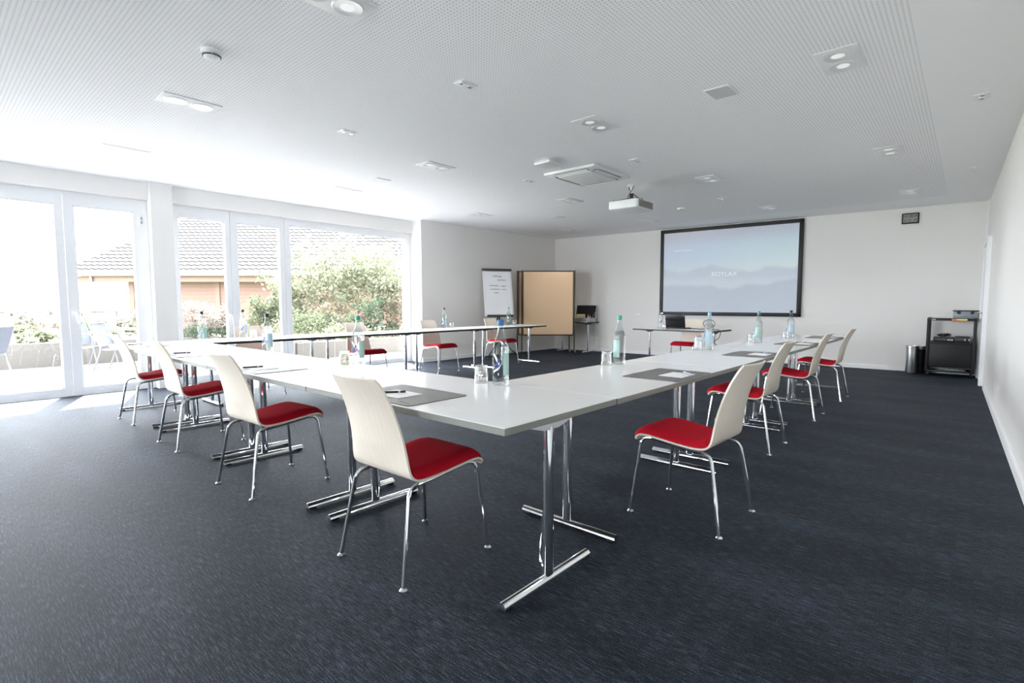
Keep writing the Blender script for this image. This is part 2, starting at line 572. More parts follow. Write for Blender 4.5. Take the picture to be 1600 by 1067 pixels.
# power outlets
def outlet(loc, axis, label):
    b = MB()
    if axis == 'x': b.box(-0.008, 0, -0.04, 0.04, -0.04, 0.04, 0.003)
    else: b.box(-0.04, 0.04, -0.008, 0, -0.04, 0.04, 0.003)
    o = b.build('power_outlet', 'white_plastic', None, 30, loc)
    tag(o, label, 'outlet')
    h = MB()
    for k in (-0.012, 0.012):
        if axis == 'x': h.tube([(-0.0065, k, 0), (-0.009, k, 0)], 0.004, 8)
        else: h.tube([(k, -0.0065, 0), (k, -0.009, 0)], 0.004, 8)
    h.build('socket', 'mid_grey', o)
    return o
outlet((xr(7.0), 7.0, 0.32), 'x', 'small white power outlet low on the wall beside the baseboard')
def yf(x): return 11.05 + (x + 8.18) * 0.45 / 8.33
outlet((-6.62, yf(-6.62), 1.2), 'y', 'white power outlet on the far wall above the open case')
outlet((-5.85, yf(-5.85), 0.9), 'y', 'white power outlet on the far wall between side table and laptop table')

# ------------------------------------------------------------------ ceiling fittings
def downlight():
    t = thing('downlight', '', 'ceiling light')
    fr = MB()
    # plate with a raised lip round it
    fr.box(-0.125, 0.125, -0.215, 0.215, -0.008, 0.0, 0.004)
    fr.build('trim_plate', 'white_plastic', t)
    for s in (-1, 1):
        r = MB()
        r.lathe([(0.082, -0.012), (0.088, -0.008), (0.080, -0.0085), (0.05, -0.0075)], 28, (0, s * 0.095, 0), cap0=False, cap1=False)
        r.lathe([(0.088, -0.008), (0.082, -0.013), (0.074, -0.012), (0.06, -0.0095), (0.042, -0.009)], 28, (0, s * 0.095, 0), cap0=False, cap1=True)
        b = r.build('reflector', 'reflector', t)
        l = MB(); l.lathe([(0.0405, -0.0088), (0.040, -0.0096), (0.02, -0.0099), (0.004, -0.010)], 20, (0, s * 0.095, 0))
        l.build('lamp', 'lamp_lens', b)
    return t
dl = downlight()
GX = [(-0.74, 'nearest the bare wall'), (-2.68, 'second from the bare wall'), (-4.92, 'third from the bare wall'), (-6.94, 'nearest the windows')]
GY = [(1.58, 'row over the front tables'), (4.23, 'second row'), (7.05, 'third row'), (9.80, 'row before the screen')]
first = True
for y, ty in GY:
    for x, tx in GX:
        if x == -0.74 and y == 1.58: continue
        lab = 'white twin downlight %s in the %s' % (tx, ty)
        lab = {0: lab}[0]
        o = dl if first else dup(dl, (x, y, CEIL), 0, lab)
        o.location = (x, y, CEIL); o['label'] = lab; o['group'] = 'twin downlights in the ceiling'
        first = False
# short rectangular emergency lights
def mini_light():
    t = thing('spotlight', '', 'ceiling light')
    MB().box(-0.055, 0.055, -0.075, 0.075, -0.007, 0, 0.003).build('trim_plate', 'white_plastic', t)
    for k in (-1, 0, 1):
        r = MB(); r.lathe([(0.02, -0.007), (0.019, -0.0105), (0.008, -0.0085)], 16, (0, k * 0.043, 0), cap0=False)
        r.build('lamp', 'satin_chrome' if k else 'label_white', t)
    return t
ml = mini_light()
first = True
for (x, y, lab) in ((-2.94, 2.83, 'small three-dot ceiling spotlight between the first two rows of downlights'),
                    (-4.6, 2.84, 'small three-dot ceiling spotlight over the middle of the front tables'),
                    (-0.01, 5.70, 'small three-dot ceiling spotlight close to the bare wall, above the second chair'),
                    (-0.03, 8.59, 'small three-dot ceiling spotlight close to the bare wall, near the clock'),
                    (-2.98, 5.58, 'small three-dot ceiling spotlight just past the air conditioner'),
                    (-4.55, 5.55, 'small three-dot ceiling spotlight on the window side of the air conditioner'),
                    (-3.03, 8.48, 'small three-dot ceiling spotlight beyond the projector')):
    o = ml if first else dup(ml, (x, y, CEIL), 0, lab)
    o.location = (x, y, CEIL); o['label'] = lab; o['group'] = 'small ceiling spotlights'
    first = False
# smoke detectors
def detector(x, y, r, lab):
    t = thing('smoke_detector', lab, 'smoke detector', (x, y, CEIL))
    b = MB(); b.lathe([(r, 0), (r, -0.018), (r * 0.96, -0.024)], 32); b.build('base', 'white_plastic', t)
    b = MB(); b.lathe([(r * 0.8, -0.023), (r * 0.82, -0.034), (r * 0.78, -0.046), (r * 0.55, -0.055), (r * 0.2, -0.057)], 32); b.build('cap', 'white_plastic', t)
    b = MB()
    for k in range(10):
        a = 2 * PI * k / 10
        M = Matrix.Rotation(a, 4, 'Z') @ Matrix.Translation((r * 0.80, 0, -0.037))
        b.obox(M, 0.01, 0.028, 0.008)
    b.build('slot', 'dark_grey', t, 0)
detector(-3.81, 1.37, 0.062, 'white round smoke detector on the perforated ceiling near the camera')
detector(-3.86, 8.86, 0.058, 'white round smoke detector on the ceiling between projector and screen')
# flat speaker panels
def panel(x, y, sx, sy, lab, m='speaker_grey'):
    t = thing('ceiling_speaker', lab, 'speaker', (x, y, CEIL))
    MB().box(-sx, sx, -sy, sy, -0.008, 0, 0.003).build('bezel', 'white_plastic', t)
    MB().box(-sx + 0.012, sx - 0.012, -sy + 0.012, sy - 0.012, -0.0105, -0.0075).build('grille', m, t, 0)
panel(-1.54, 4.24, 0.095, 0.12, 'pale grey square ceiling speaker between two downlights above the second chair of the long row')
panel(-6.02, 4.2, 0.09, 0.11, 'white square ceiling speaker near the large window', 'white_plastic')
panel(-6.02, 8.22, 0.09, 0.11, 'white square ceiling speaker towards the pinboard corner', 'white_plastic')
# wireless access point
t = thing('ceiling_access_point', 'white rounded square access point on the ceiling beside the air conditioner', 'access point', (-3.77, 4.93, CEIL))
MB().box(-0.07, 0.07, -0.07, 0.07, -0.02, 0, 0.004).build('bracket', 'white_plastic', t)
MB().box(-0.115, 0.115, -0.115, 0.115, -0.055, -0.02, 0.016, 3).build('housing', 'white_plastic', t)
# cassette air conditioner
t = thing('air_conditioner', 'white square cassette air conditioner set in the ceiling near the projector', 'air conditioner', (-3.79, 5.80, CEIL))
b = MB(); b.box(-0.375, 0.375, -0.43, 0.43, -0.03, 0, 0.008); b.build('surround', 'white_plastic', t)
b = MB(); b.box(-0.25, 0.25, -0.30, 0.30, -0.052, -0.028, 0.008); b.build('intake_panel', 'white_plastic', t)
for (x0, x1, y0, y1) in ((-0.24, 0.24, -0.385, -0.325), (-0.24, 0.24, 0.325, 0.385), (-0.335, -0.275, -0.28, 0.28), (0.275, 0.335, -0.28, 0.28)):
    MB().box(x0, x1, y0, y1, -0.034, -0.029).build('outlet_slot', 'dark_grey', t, 0)
    cx, cy = (x0 + x1) / 2, (y0 + y1) / 2
    w = MB()
    if x1 - x0 > y1 - y0:
        w.obox(Matrix.Translation((cx, cy, -0.041)) @ Matrix.Rotation(0.30 if cy > 0 else -0.30, 4, 'X'), x1 - x0, 0.045, 0.005)
    else:
        w.obox(Matrix.Translation((cx, cy, -0.041)) @ Matrix.Rotation(-0.30 if cx > 0 else 0.30, 4, 'Y'), 0.045, y1 - y0, 0.005)
    w.build('vane', 'white_plastic', t, 0)
# projector
t = thing('projector', 'white ceiling-mounted projector hanging in front of the screen', 'projector', (-3.64, 6.70, 0))
b = MB(); b.box(-0.22, 0.22, -0.25, 0.25, 2.485, 2.605, 0.02, 3); b.build('housing', 'white_plastic', t)
b = MB()
for k in range(9):
    b.box(0.2195, 0.223, -0.19 + k * 0.045, -0.165 + k * 0.045, 2.505, 2.585)
b.box(0.2195, 0.222, -0.2, 0.21, 2.500, 2.592)
b.build('vent_grille', 'grille_grey', t, 0)
b = MB(); b.tube([(0.06, 0.245, 2.545), (0.06, 0.285, 2.545)], 0.045, 20, r1=0.042); b.build('lens', 'black_gloss', t)
b = MB()
b.box(-0.09, 0.09, -0.07, 0.07, 2.605, 2.625, 0.004)
b.tube([(0, 0, 2.62), (0, 0, 2.72)], 0.026, 14)
for sx, sy in ((-1, -1), (1, -1), (-1, 1), (1, 1)):
    b.tube([(0, 0, 2.655), (sx * 0.10, sy * 0.1, 2.632), (sx * 0.17, sy * 0.18, 2.61)], 0.009, 8)
    b.tube([(sx * 0.17, sy * 0.18, 2.603), (sx * 0.17, sy * 0.18, 2.618)], 0.018, 10)
b.build('mount_bracket', 'black_plastic', t)
b = MB(); b.tube([(0, 0, 2.70), (0, 0, CEIL)], 0.017, 14); b.lathe([(0.06, CEIL - 0.014), (0.05, CEIL - 0.02), (0.017, CEIL - 0.022)], 24); b.lathe([(0.06, CEIL - 0.014), (0.06, CEIL)], 24)
b.build('pole', 'white_plastic', t)
b = MB()
b.tube([(-0.05, 0.02, CEIL - 0.002), (-0.045, 0.03, 2.78), (0.03, 0.05, 2.70), (0.09, 0.06, 2.65), (0.16, 0.02, 2.63), (0.19, -0.05, 2.61)], 0.006, 8, 5)
b.tube([(0.05, -0.02, CEIL - 0.002), (0.03, -0.03, 2.78), (-0.03, -0.02, 2.70), (-0.08, 0.02, 2.64), (-0.1, 0.1, 2.61)], 0.005, 8, 5)
b.build('cable', 'black_plastic', t)

# ------------------------------------------------------------------ projection screen and clock on the far wall
sc_ang = math.atan2(0.45, 8.33)
t = thing('projection_screen', 'large wall projection screen with black frame showing pale mountains', 'screen', (-3.89, yf(-3.89), 0), sc_ang)
b = MB(); W, Z0, Z1 = 1.425, 0.925, 2.815
b.box(-W, W, -0.055, -0.001, Z1 - 0.075, Z1, 0.004); b.box(-W, W, -0.055, -0.001, Z0, Z0 + 0.075, 0.004)
b.box(-W, -W + 0.075, -0.055, -0.001, Z0, Z1, 0.004); b.box(W - 0.075, W, -0.055, -0.001, Z0, Z1, 0.004)
b.build('frame', 'black_metal', t)
b = MB(); b.box(-W + 0.07, W - 0.07, -0.035, -0.02, Z0 + 0.07, Z1 - 0.07); b.build('screen_surface', 'projected_picture', t, 0)
m = mat('projected_white', lin(226, 232, 238), 0.7)
p = m.node_tree.nodes['Principled BSDF']; p.inputs['Emission Color'].default_value = lin(226, 232, 238); p.inputs['Emission Strength'].default_value = 0.08
def text(s, size, name, m, parent, loc, rot=(PI / 2, 0, 0), extr=0.0006, align='CENTER'):
    cu = D.curves.new(name, 'FONT'); cu.body = s; cu.size = size; cu.extrude = extr
    cu.align_x = align; cu.align_y = 'CENTER'
    o = D.objects.new(name, cu); COL.objects.link(o)
    me = D.meshes.new_from_object(o.evaluated_get(bpy.context.evaluated_depsgraph_get()))
    D.objects.remove(o); D.curves.remove(cu)
    me.materials.clear(); me.materials.append(MATS[m])
    o = D.objects.new(name, me); COL.objects.link(o)
    o.parent = parent; o.location = loc; o.rotation_euler = rot
    return o
text('ROYLAX', 0.135, 'lettering', 'projected_white', t, (-0.03, -0.036, 1.80))
b = MB()
for k in range(14):
    x = -1.12 + k * 0.030
    b.box(x, x + 0.021, -0.0362, -0.034, 2.335, 2.355)
b.build('lettering', 'projected_white', t, 0)
b = MB(); b.box(-1.40, -1.33, -0.057, -0.054, Z0 + 0.03, Z0 + 0.045); b.build('maker_plate', 'satin_chrome', t, 0)

cx = -0.845
t = thing('digital_clock', 'black-framed digital wall clock high on the far wall', 'clock', (cx, yf(cx), 2.655), sc_ang)
b = MB(); b.box(-0.122, 0.122, -0.03, 0, -0.092, 0.092, 0.014, 3); b.build('case', 'black_plastic', t)
b = MB(); b.box(-0.10, 0.10, -0.032, -0.029, -0.068, 0.070); b.build('display', 'lcd', t, 0)
for s, sz, px, pz in (('10:38', 0.062, -0.035, 0.034), ('21.5', 0.058, -0.04, -0.036), ('08', 0.05, 0.068, 0.036), ('54', 0.05, 0.068, -0.036)):
    text(s, sz, 'digit', 'black_plastic', t, (px, -0.0325, pz))

# ------------------------------------------------------------------ chairs
PROF = [(-0.328, 0.885), (-0.300, 0.838), (-0.268, 0.775), (-0.240, 0.70), (-0.218, 0.62), (-0.206, 0.55), (-0.200, 0.50), (-0.191, 0.463),
        (-0.168, 0.439), (-0.13, 0.430), (-0.07, 0.431), (0.0, 0.437), (0.08, 0.447), (0.15, 0.455), (0.196, 0.455), (0.222, 0.446), (0.236, 0.430), (0.240, 0.418)]
WID = [(0.0, 0.155), (0.025, 0.170), (0.06, 0.173), (0.2, 0.183), (0.36, 0.197), (0.45, 0.207), (0.50, 0.212), (0.62, 0.216), (0.85, 0.224), (0.93, 0.224), (0.985, 0.219), (1.0, 0.208)]
PC = catmull([Vector((0, a, b)) for a, b in PROF], 4)
NP = len(PC) - 1
ARC = [0.0]
for a, b in zip(PC, PC[1:]): ARC.append(ARC[-1] + (b - a).length)
ARC = [a / ARC[-1] for a in ARC]
def nrm(j):
    d = (PC[min(j + 1, NP)] - PC[max(j - 1, 0)]).normalized()
    return Vector((0, -d.z, d.y)) if True else None
def shell_pt(u, j, off):
    s = ARC[j]; w = lerp_table(WID, s); p = PC[j]; n = nrm(j)
    if n.y < 0 and j < NP * 0.3: n = -n
    hollow = 0.026 * (1 - (2 * u - 1) ** 2) * max(0.0, min(1.0, (p.z - 0.46) / 0.12))
    return Vector((w * (2 * u - 1), p.y - hollow, p.z)) + n * off
def chair():
    t = thing('conference_chair', '', 'chair')
    nu = 14
    b = MB()
    A = [[b.bm.verts.new(shell_pt(i / nu, j, 0.0048)) for i in range(nu + 1)] for j in range(NP + 1)]
    B = [[b.bm.verts.new(shell_pt(i / nu, j, -0.0048)) for i in range(nu + 1)] for j in range(NP + 1)]
    b.skin(A); b.skin(B, True); b.rim(A, B)
    b.build('plywood_shell', 'maple_ply', t, 40)
    # upholstered seat pad
    b = MB(); j0 = next(j for j in range(NP) if PC[j].z < 0.449); j1 = NP
    def pad(u, j, top):
        e = abs(2 * u - 1); v = (j - j0) / (j1 - j0)
        h = 0.032 * (1 - e ** 8) * min(1.0, (v / 0.12 + 0.12)) ** 0.6 * min(1.0, ((1 - v) / 0.10 + 0.15)) ** 0.6 + 0.0065
        q = shell_pt(u, j, h if top else 0.0057)
        q.x *= 0.972
        return q
    A = [[b.bm.verts.new(pad(i / nu, j, True)) for i in range(nu + 1)] for j in range(j0, j1 + 1)]
    B = [[b.bm.verts.new(pad(i / nu, j, False)) for i in range(nu + 1)] for j in range(j0, j1 + 1)]
    b.skin(A); b.skin(B, True); b.rim(A, B)
    b.build('seat_cushion', 'red_fabric', t, 60)
    # frame under the shell
    b = MB()
    for s in (-1, 1):
        b.tube([(s * 0.188, -0.140, 0.4085), (s * 0.188, -0.06, 0.4140), (s * 0.188, 0.05, 0.4260), (s * 0.188, 0.150, 0.4380)], 0.0098, 10, 3)
    b.tube([(-0.188, -0.08, 0.4125), (0.188, -0.08, 0.4125)], 0.008, 8)
    b.tube([(-0.188, 0.10, 0.4315), (0.188, 0.10, 0.4315)], 0.008, 8)
    b.build('seat_frame', 'chrome', t)
    for s in (-1, 1):
        for back in (True, False):
            b = MB()
            if back:
                pts = [(s * 0.237, -0.262, 0.008), (s * 0.205, -0.205, 0.34), (s * 0.201, -0.197, 0.372), (s * 0.195, -0.178, 0.398), (s * 0.188, -0.14, 0.4085)]
            else:
                pts = [(s * 0.237, 0.250, 0.008), (s * 0.203, 0.213, 0.37), (s * 0.200, 0.207, 0.405), (s * 0.194, 0.190, 0.431), (s * 0.188, 0.15, 0.438)]
            b.tube(pts, 0.0098, 10, 5)
            l = b.build('leg', 'chrome', t)
            x, y = pts[0][0], pts[0][1]
            b = MB(); b.lathe([(0.017, 0), (0.018, 0.003), (0.013, 0.009), (0.010, 0.012)], 16, (x, y, 0)); b.build('glide', 'satin_chrome', l)
    return t
ch = chair()
FRONT, RIGHT, LEFT = 0.0, PI / 2, -PI / 2
chairs = [
    (-1.957, 1.535, FRONT + 0.01, 'red-seated plywood chair at the front tables, first from the near corner', 'chairs along the front tables'),
    (-3.476, 1.536, FRONT + 0.05, 'red-seated plywood chair at the front tables, second from the near corner', 'chairs along the front tables'),
    (-4.967, 1.585, FRONT + 0.0, 'red-seated plywood chair at the front tables, third from the near corner', 'chairs along the front tables'),
    (-6.355, 1.606, FRONT + 0.02, 'red-seated plywood chair at the front tables, closest to the glass doors', 'chairs along the front tables'),
    (-1.155, 2.878, RIGHT - 0.04, 'red-seated plywood chair beside the bare wall, first from the near table corner', 'chairs along the bare wall'),
    (-1.392, 4.60, RIGHT, 'red-seated plywood chair beside the bare wall, second from the near table corner', 'chairs along the bare wall'),
    (-1.395, 6.165, RIGHT + 0.02, 'red-seated plywood chair beside the bare wall, third from the near table corner', 'chairs along the bare wall'),
    (-1.385, 7.565, RIGHT, 'red-seated plywood chair beside the bare wall, closest to the screen wall', 'chairs along the bare wall'),
    (-6.99, 2.93, LEFT, 'red-seated plywood chair on the window side, mostly hidden behind the front tables', 'chairs along the window tables'),
    (-6.99, 4.56, LEFT, 'red-seated plywood chair on the window side, in front of the large window', 'chairs along the window tables'),
    (-6.99, 6.04, LEFT, 'red-seated plywood chair on the window side, where the window ends', 'chairs along the window tables'),
    (-6.99, 7.66, LEFT, 'red-seated plywood chair on the window side, below the flipchart', 'chairs along the window tables'),
    (-3.90, 9.36, PI, 'red-seated plywood chair behind the laptop table under the screen', 'presenter chair'),
]
for i, (x, y, rz, lab, grp) in enumerate(chairs):
    o = ch if i == 0 else dup(ch, (x, y, 0), rz, lab, grp)
    o.location = (x, y, 0); o.rotation_euler.z = rz; o['label'] = lab; o['group'] = grp

# ------------------------------------------------------------------ tables
def table(label, group, x0, x1, width, legs, h=0.74, leg_y=-0.055, style='row', foot=0.60):
    """length along local x from x0 to x1 about the root; local -y is the outer (seat) side"""
    t = thing('folding_table', label, 'table', group=group)
    w = width / 2; th = 0.03
    b = MB(); b.box(x0, x1, -w, w, h - 0.003, h, 0.001, 1); b.build('tabletop', 'laminate', t, 0)
    b = MB(); b.box(x0, x1, -w, w, h - th, h - 0.003, 0.002, 1); b.build('edge_band', 'edge_grey' if style == 'row' else 'table_dark_edge', t, 0)
    for lx in legs:
        b = MB()
        # oval column, flared head plate
        b.lathe([(1, 0.035), (1, h - th - 0.03)], 20, (lx, leg_y, 0), 0.020, 0.027)
        l = b.build('leg', 'chrome', t, 40)
        b = MB()
        b.box(lx - 0.03, lx + 0.03, leg_y - 0.22, leg_y + 0.22, h - th - 0.012, h - th - 0.0005, 0.002)
        b.prism([(-0.16, 0.0), (0.16, 0.0), (0.05, -0.03), (-0.05, -0.03)], -0.018, 0.018,
                Matrix.Translation((lx, leg_y, h - th - 0.012)) @ Matrix(((0, 0, 1, 0), (1, 0, 0, 0), (0, 1, 0, 0), (0, 0, 0, 1))))
        b.build('bracket', 'satin_chrome' if style == 'row' else 'black_plastic', l, 0)
        b = MB()
        f = foot / 2
        prof = []
        for k in range(9):
            a = PI * k / 8
            prof.append((0.022 * math.cos(a), 0.014 + 0.022 * math.sin(a)))
        rot = Matrix(((1, 0, 0, 0), (0, 0, 1, 0), (0, 1, 0, 0), (0, 0, 0, 1)))
        b.prism([(p[0], p[1]) for p in prof], leg_y - f, leg_y + f, Matrix.Translation((lx, 0, 0)) @ rot)
        b.build('foot_bar', 'chrome', l, 50)
        for s in (-1, 1):
            b = MB(); b.box(lx - 0.019, lx + 0.019, leg_y + s * f - 0.022 - s * 0.028, leg_y + s * f + 0.022 - s * 0.028, 0, 0.0145, 0.003); b.build('foot_pad', 'black_plastic', l, 0)
        if style == 'row':      # folding stay at the foot of the column
            s = 1 if lx < (x0 + x1) / 2 else -1
            b = MB(); b.tube([(lx + s * 0.024, leg_y, 0.30), (lx + s * 0.040, leg_y, 0.16), (lx + s * 0.045, leg_y, 0.10), (lx + s * 0.036, leg_y, 0.07), (lx + s * 0.024, leg_y, 0.06)], 0.006, 8, 4)
            b.build('folding_stay', 'chrome', l)
    return t
GF, GR, GL = 'white tables of the front row', 'white tables along the bare wall', 'white tables along the windows'
FY = 1.787
for x0, x1, legs, lab in ((-2.715, -1.25, (-1.31, -2.59), 'white folding table of the front row at the near corner'),
                          (-4.185, -2.72, (-2.835, -4.075), 'white folding table of the front row, second from the near corner'),
                          (-5.705, -4.19, (-4.305, -5.585), 'white folding table of the front row, third from the near corner'),
                          (-7.16, -5.71, (-5.83, -7.03), 'white folding table of the front row nearest the glass doors')):
    c = (x0 + x1) / 2
    o = table(lab, GF, x0 - c, x1 - c, 0.80, [l - c for l in legs])
    o.location = (c, FY, 0)
for y0, y1, legs, lab in ((2.192, 3.755, (2.25, 3.63), 'white folding table along the bare wall, next to the near corner'),
                          (3.76, 5.385, (3.885, 5.25), 'white folding table along the bare wall, second from the near corner'),
                          (5.39, 6.945, (5.525, 6.83), 'white folding table along the bare wall, third from the near corner'),
                          (6.95, 8.50, (7.055, 8.36), 'white folding table along the bare wall, at the screen end')):
    c = (y0 + y1) / 2
    o = table(lab, GR, y0 - c, y1 - c, 0.79, [l - c for l in legs], leg_y=-0.065)
    o.location = (-1.64, c, 0); o.rotation_euler.z = PI / 2
for y0, y1, legs, lab in ((2.20, 3.66, (2.28, 3.55), 'thin dark-edged table on the window side, behind the front row'),
                          (3.665, 5.235, (3.78, 5.13), 'thin dark-edged table on the window side, before the large window'),
                          (5.24, 6.785, (5.35, 6.68), 'thin dark-edged table on the window side, where the windows end'),
                          (6.79, 8.37, (6.90, 8.24), 'thin dark-edged table on the window side, at the flipchart end')):
    c = (y0 + y1) / 2
    o = table(lab, GL, y0 - c, y1 - c, 0.70, [c - l for l in legs], h=0.75, leg_y=0.0, style='fold', foot=0.58)
    o.location = (-6.755, c, 0); o.rotation_euler.z = -PI / 2
o = table('white folding table under the screen carrying the laptop', 'laptop table', -0.735, 0.735, 0.80, (-0.60, 0.60), style='fold', leg_y=0.0)
o.location = (-3.835, 8.93, 0); o.rotation_euler.z = -0.03
o = table('dark-edged side table in the far corner carrying the open case', 'side table', -0.50, 0.50, 0.58, (-0.38, 0.36), style='fold', leg_y=0.0, foot=0.55)
o.location = (-7.32, 10.74, 0); o.rotation_euler.z = 0.04

# ------------------------------------------------------------------ desk pads, paper, pens
def rrect(w, d, r, n=4):
    out = []
    for cx, cy, a0 in ((w - r, d - r, 0), (-w + r, d - r, PI / 2), (-w + r, -d + r, PI), (w - r, -d + r, 1.5 * PI)):
        for k in range(n + 1):
            a = a0 + PI / 2 * k / n
            out.append((cx + r * math.cos(a), cy + r * math.sin(a)))
    return out
pads = [  # x, y, rz, paper offset, pen offset/angle, pen kind, seat label
    (-2.095, 1.585, 0.0, (-0.02, -0.03), (-0.03, -0.012, 0.95), 'black', 'front tables, first from the near corner'),
    (-3.67, 1.588, 0.0, (-0.01, -0.03), (-0.04, -0.04, 1.35), 'black', 'front tables, second from the near corner'),
    (-5.19, 1.60, 0.0, (-0.01, -0.03), (-0.05, -0.03, 1.3), 'black', 'front tables, third from the near corner'),
    (-6.66, 1.59, 0.0, (-0.01, -0.03), (-0.04, -0.03, 1.3), 'black', 'front tables, closest to the glass doors'),
    (-1.424, 3.125, PI / 2, (0.0, -0.065), (0.075, -0.03, 0.8), 'silver', 'tables by the bare wall, first from the near corner'),
    (-1.43, 4.87, PI / 2, (0.0, -0.065), (0.06, -0.03, 0.8), 'silver', 'tables by the bare wall, second from the near corner'),
    (-1.425, 6.47, PI / 2, (0.0, -0.065), (0.06, -0.03, 0.8), 'silver', 'tables by the bare wall, third from the near corner'),
    (-1.425, 7.90, PI / 2, (0.0, -0.065), (0.06, -0.03, 0.8), 'silver', 'tables by the bare wall, closest to the screen'),
]
padm = None
for x, y, rz, po, pe, kind, where in pads:
    z = 0.7405
    if padm is None:
        padm = MB().prism(rrect(0.262, 0.182, 0.02), 0, 0.0035).build('desk_pad', 'desk_pad', smooth=0)
        logo = MB()
        for k in range(6):
            logo.box(0.150 + k * 0.013, 0.159 + k * 0.013, -0.150, -0.140, 0.0034, 0.0038)
        logo.build('logo', 'dark_grey', padm, 0)
        pap = MB().prism(rrect(0.105, 0.075, 0.002, 1), 0, 0.0025).build('paper_sheet', 'paper', smooth=0)
        o, q = padm, pap
    else:
        o = padm.copy(); COL.objects.link(o)
        for cc in padm.children:
            c2 = cc.copy(); COL.objects.link(c2); c2.parent = o
        q = pap.copy(); COL.objects.link(q)
    o.location = (x, y, z); o.rotation_euler.z = rz
    tag(o, 'grey desk pad on the ' + where, 'desk pad', 'desk pads set at the seats')
    R = Matrix.Rotation(rz, 4, 'Z')
    pp = Vector((x, y, z + 0.004)) + R @ Vector((po[0], po[1], 0))
    q.location = pp; q.rotation_euler.z = rz
    tag(q, 'white note paper on the desk pad, ' + where.replace('tables by the bare wall', 'bare-wall tables'), 'paper', 'note papers on the desk pads')
    # pen
    pq = Vector((x, y, z + 0.0125)) + R @ Vector((po[0] + pe[0], po[1] + pe[1], 0))
    a = pe[2] + rz
    pn = thing('ballpoint_pen', ('black ballpoint pen on the paper, ' if kind == 'black' else 'silver-grey ballpoint pen on the paper, ') + where, 'pen', pq, a, 'pens on the note papers')
    RX = Matrix.Rotation(PI / 2, 4, 'Y')
    mm = 'black_plastic' if kind == 'black' else 'pen_silver'
    b = MB(); b.tube([(-0.058, 0, 0), (0.03, 0, 0)], 0.0055, 10); b.build('barrel', mm, pn)
    b = MB(); b.tube([(0.03, 0, 0), (0.04, 0, 0)], 0.0057, 10); b.tube([(-0.058, 0, 0), (-0.07, 0, 0)], 0.0045, 10, r1=0.0012); b.build('metal_ring', 'satin_chrome', pn)
    b = MB(); b.tube([(0.04, 0, 0), (0.066, 0, 0)], 0.0054, 10); b.build('clip_cap', mm if kind == 'black' else 'ink_blue', pn)

# ------------------------------------------------------------------ bottles and tumblers
def cyl_patch(b, r, a0, a1, z0, z1, n=10, th=0.0006):
    def f(u, v, rr):
        a = a0 + (a1 - a0) * u
        return Vector((rr * math.cos(a), rr * math.sin(a), z0 + (z1 - z0) * v))
    A = b.grid(lambda u, v: f(u, v, r + th), n, 1); B = b.grid(lambda u, v: f(u, v, r + th * 0.2), n, 1)
    b.skin(A); b.skin(B, True); b.rim(A, B)
def cyl_stroke(b, r, pts, w, th=0.0012):
    """brush stroke on the cylinder: pts are (angle, z)"""
    P = catmull([Vector((p[0] * r, p[1], 0)) for p in pts], 4)
    for i in range(len(P) - 1):
        a, c = P[i], P[i + 1]
        n = (c - a).normalized(); n = Vector((-n.y, n.x, 0)) * w / 2
        quad = [a + n, c + n, c - n, a - n]
        vo = [b.bm.verts.new(((r + th) * math.cos(q.x / r), (r + th) * math.sin(q.x / r), q.y)) for q in quad]
        vi = [b.bm.verts.new(((r + th * 0.5) * math.cos(q.x / r), (r + th * 0.5) * math.sin(q.x / r), q.y)) for q in quad]
        b.bm.faces.new(vo); b.bm.faces.new(vi[::-1])
        for k in range(4):
            j = (k + 1) % 4
            b.bm.faces.new((vo[k], vo[j], vi[j], vi[k]))
BR = 0.0455
def bottle():
    t = thing('water_bottle', '', 'bottle')
    b = MB()
    b.lathe([(0.012, 0.006), (0.034, 0.002), (0.042, 0.0), (BR, 0.006), (BR, 0.06), (BR, 0.205), (0.0435, 0.222), (0.036, 0.242), (0.034, 0.247)], 36)
    b.build('glass_body', 'bottle_glass', t, 70)
    b = MB()
    out = [(0.0340, 0.2475), (0.027, 0.264), (0.0205, 0.287), (0.0168, 0.31), (0.0155, 0.333), (0.0150, 0.338)]
    b.lathe(out + [(r - 0.0025, z) for r, z in reversed(out)], 32, cap0=False, cap1=False)
    b.build('glass_neck', 'neck_glass', t, 70)
    b = MB(); b.lathe([(0.0172, 0.329), (0.0178, 0.333), (0.0178, 0.356), (0.016, 0.361), (0.008, 0.362)], 24); b.build('cap', 'cap_blue', t)
    b = MB(); cyl_patch(b, BR, 0.55, 1.75, 0.055, 0.180, 14); b.build('back_label', 'label_teal', t)
    b = MB()
    cyl_stroke(b, BR, [(-0.75, 0.175), (-0.45, 0.16), (-0.15, 0.135), (0.15, 0.11)], 0.012)
    cyl_stroke(b, BR, [(-0.75, 0.075), (-0.4, 0.085), (-0.05, 0.095), (0.2, 0.12)], 0.010)
    b.build('emblem', 'label_white', t)
    b = MB()
    cyl_stroke(b, BR, [(-0.6, 0.108), (-0.3, 0.118), (-0.05, 0.132), (0.12, 0.148)], 0.008, 0.0016)
    cyl_stroke(b, BR, [(-0.55, 0.10), (-0.25, 0.098), (0.0, 0.108), (0.18, 0.122)], 0.006, 0.0016)
    cyl_stroke(b, BR, [(-0.2, 0.10), (-0.12, 0.118), (-0.1, 0.145)], 0.005, 0.0016)
    b.build('emblem', 'label_ink', t)
    return t
bt = bottle()
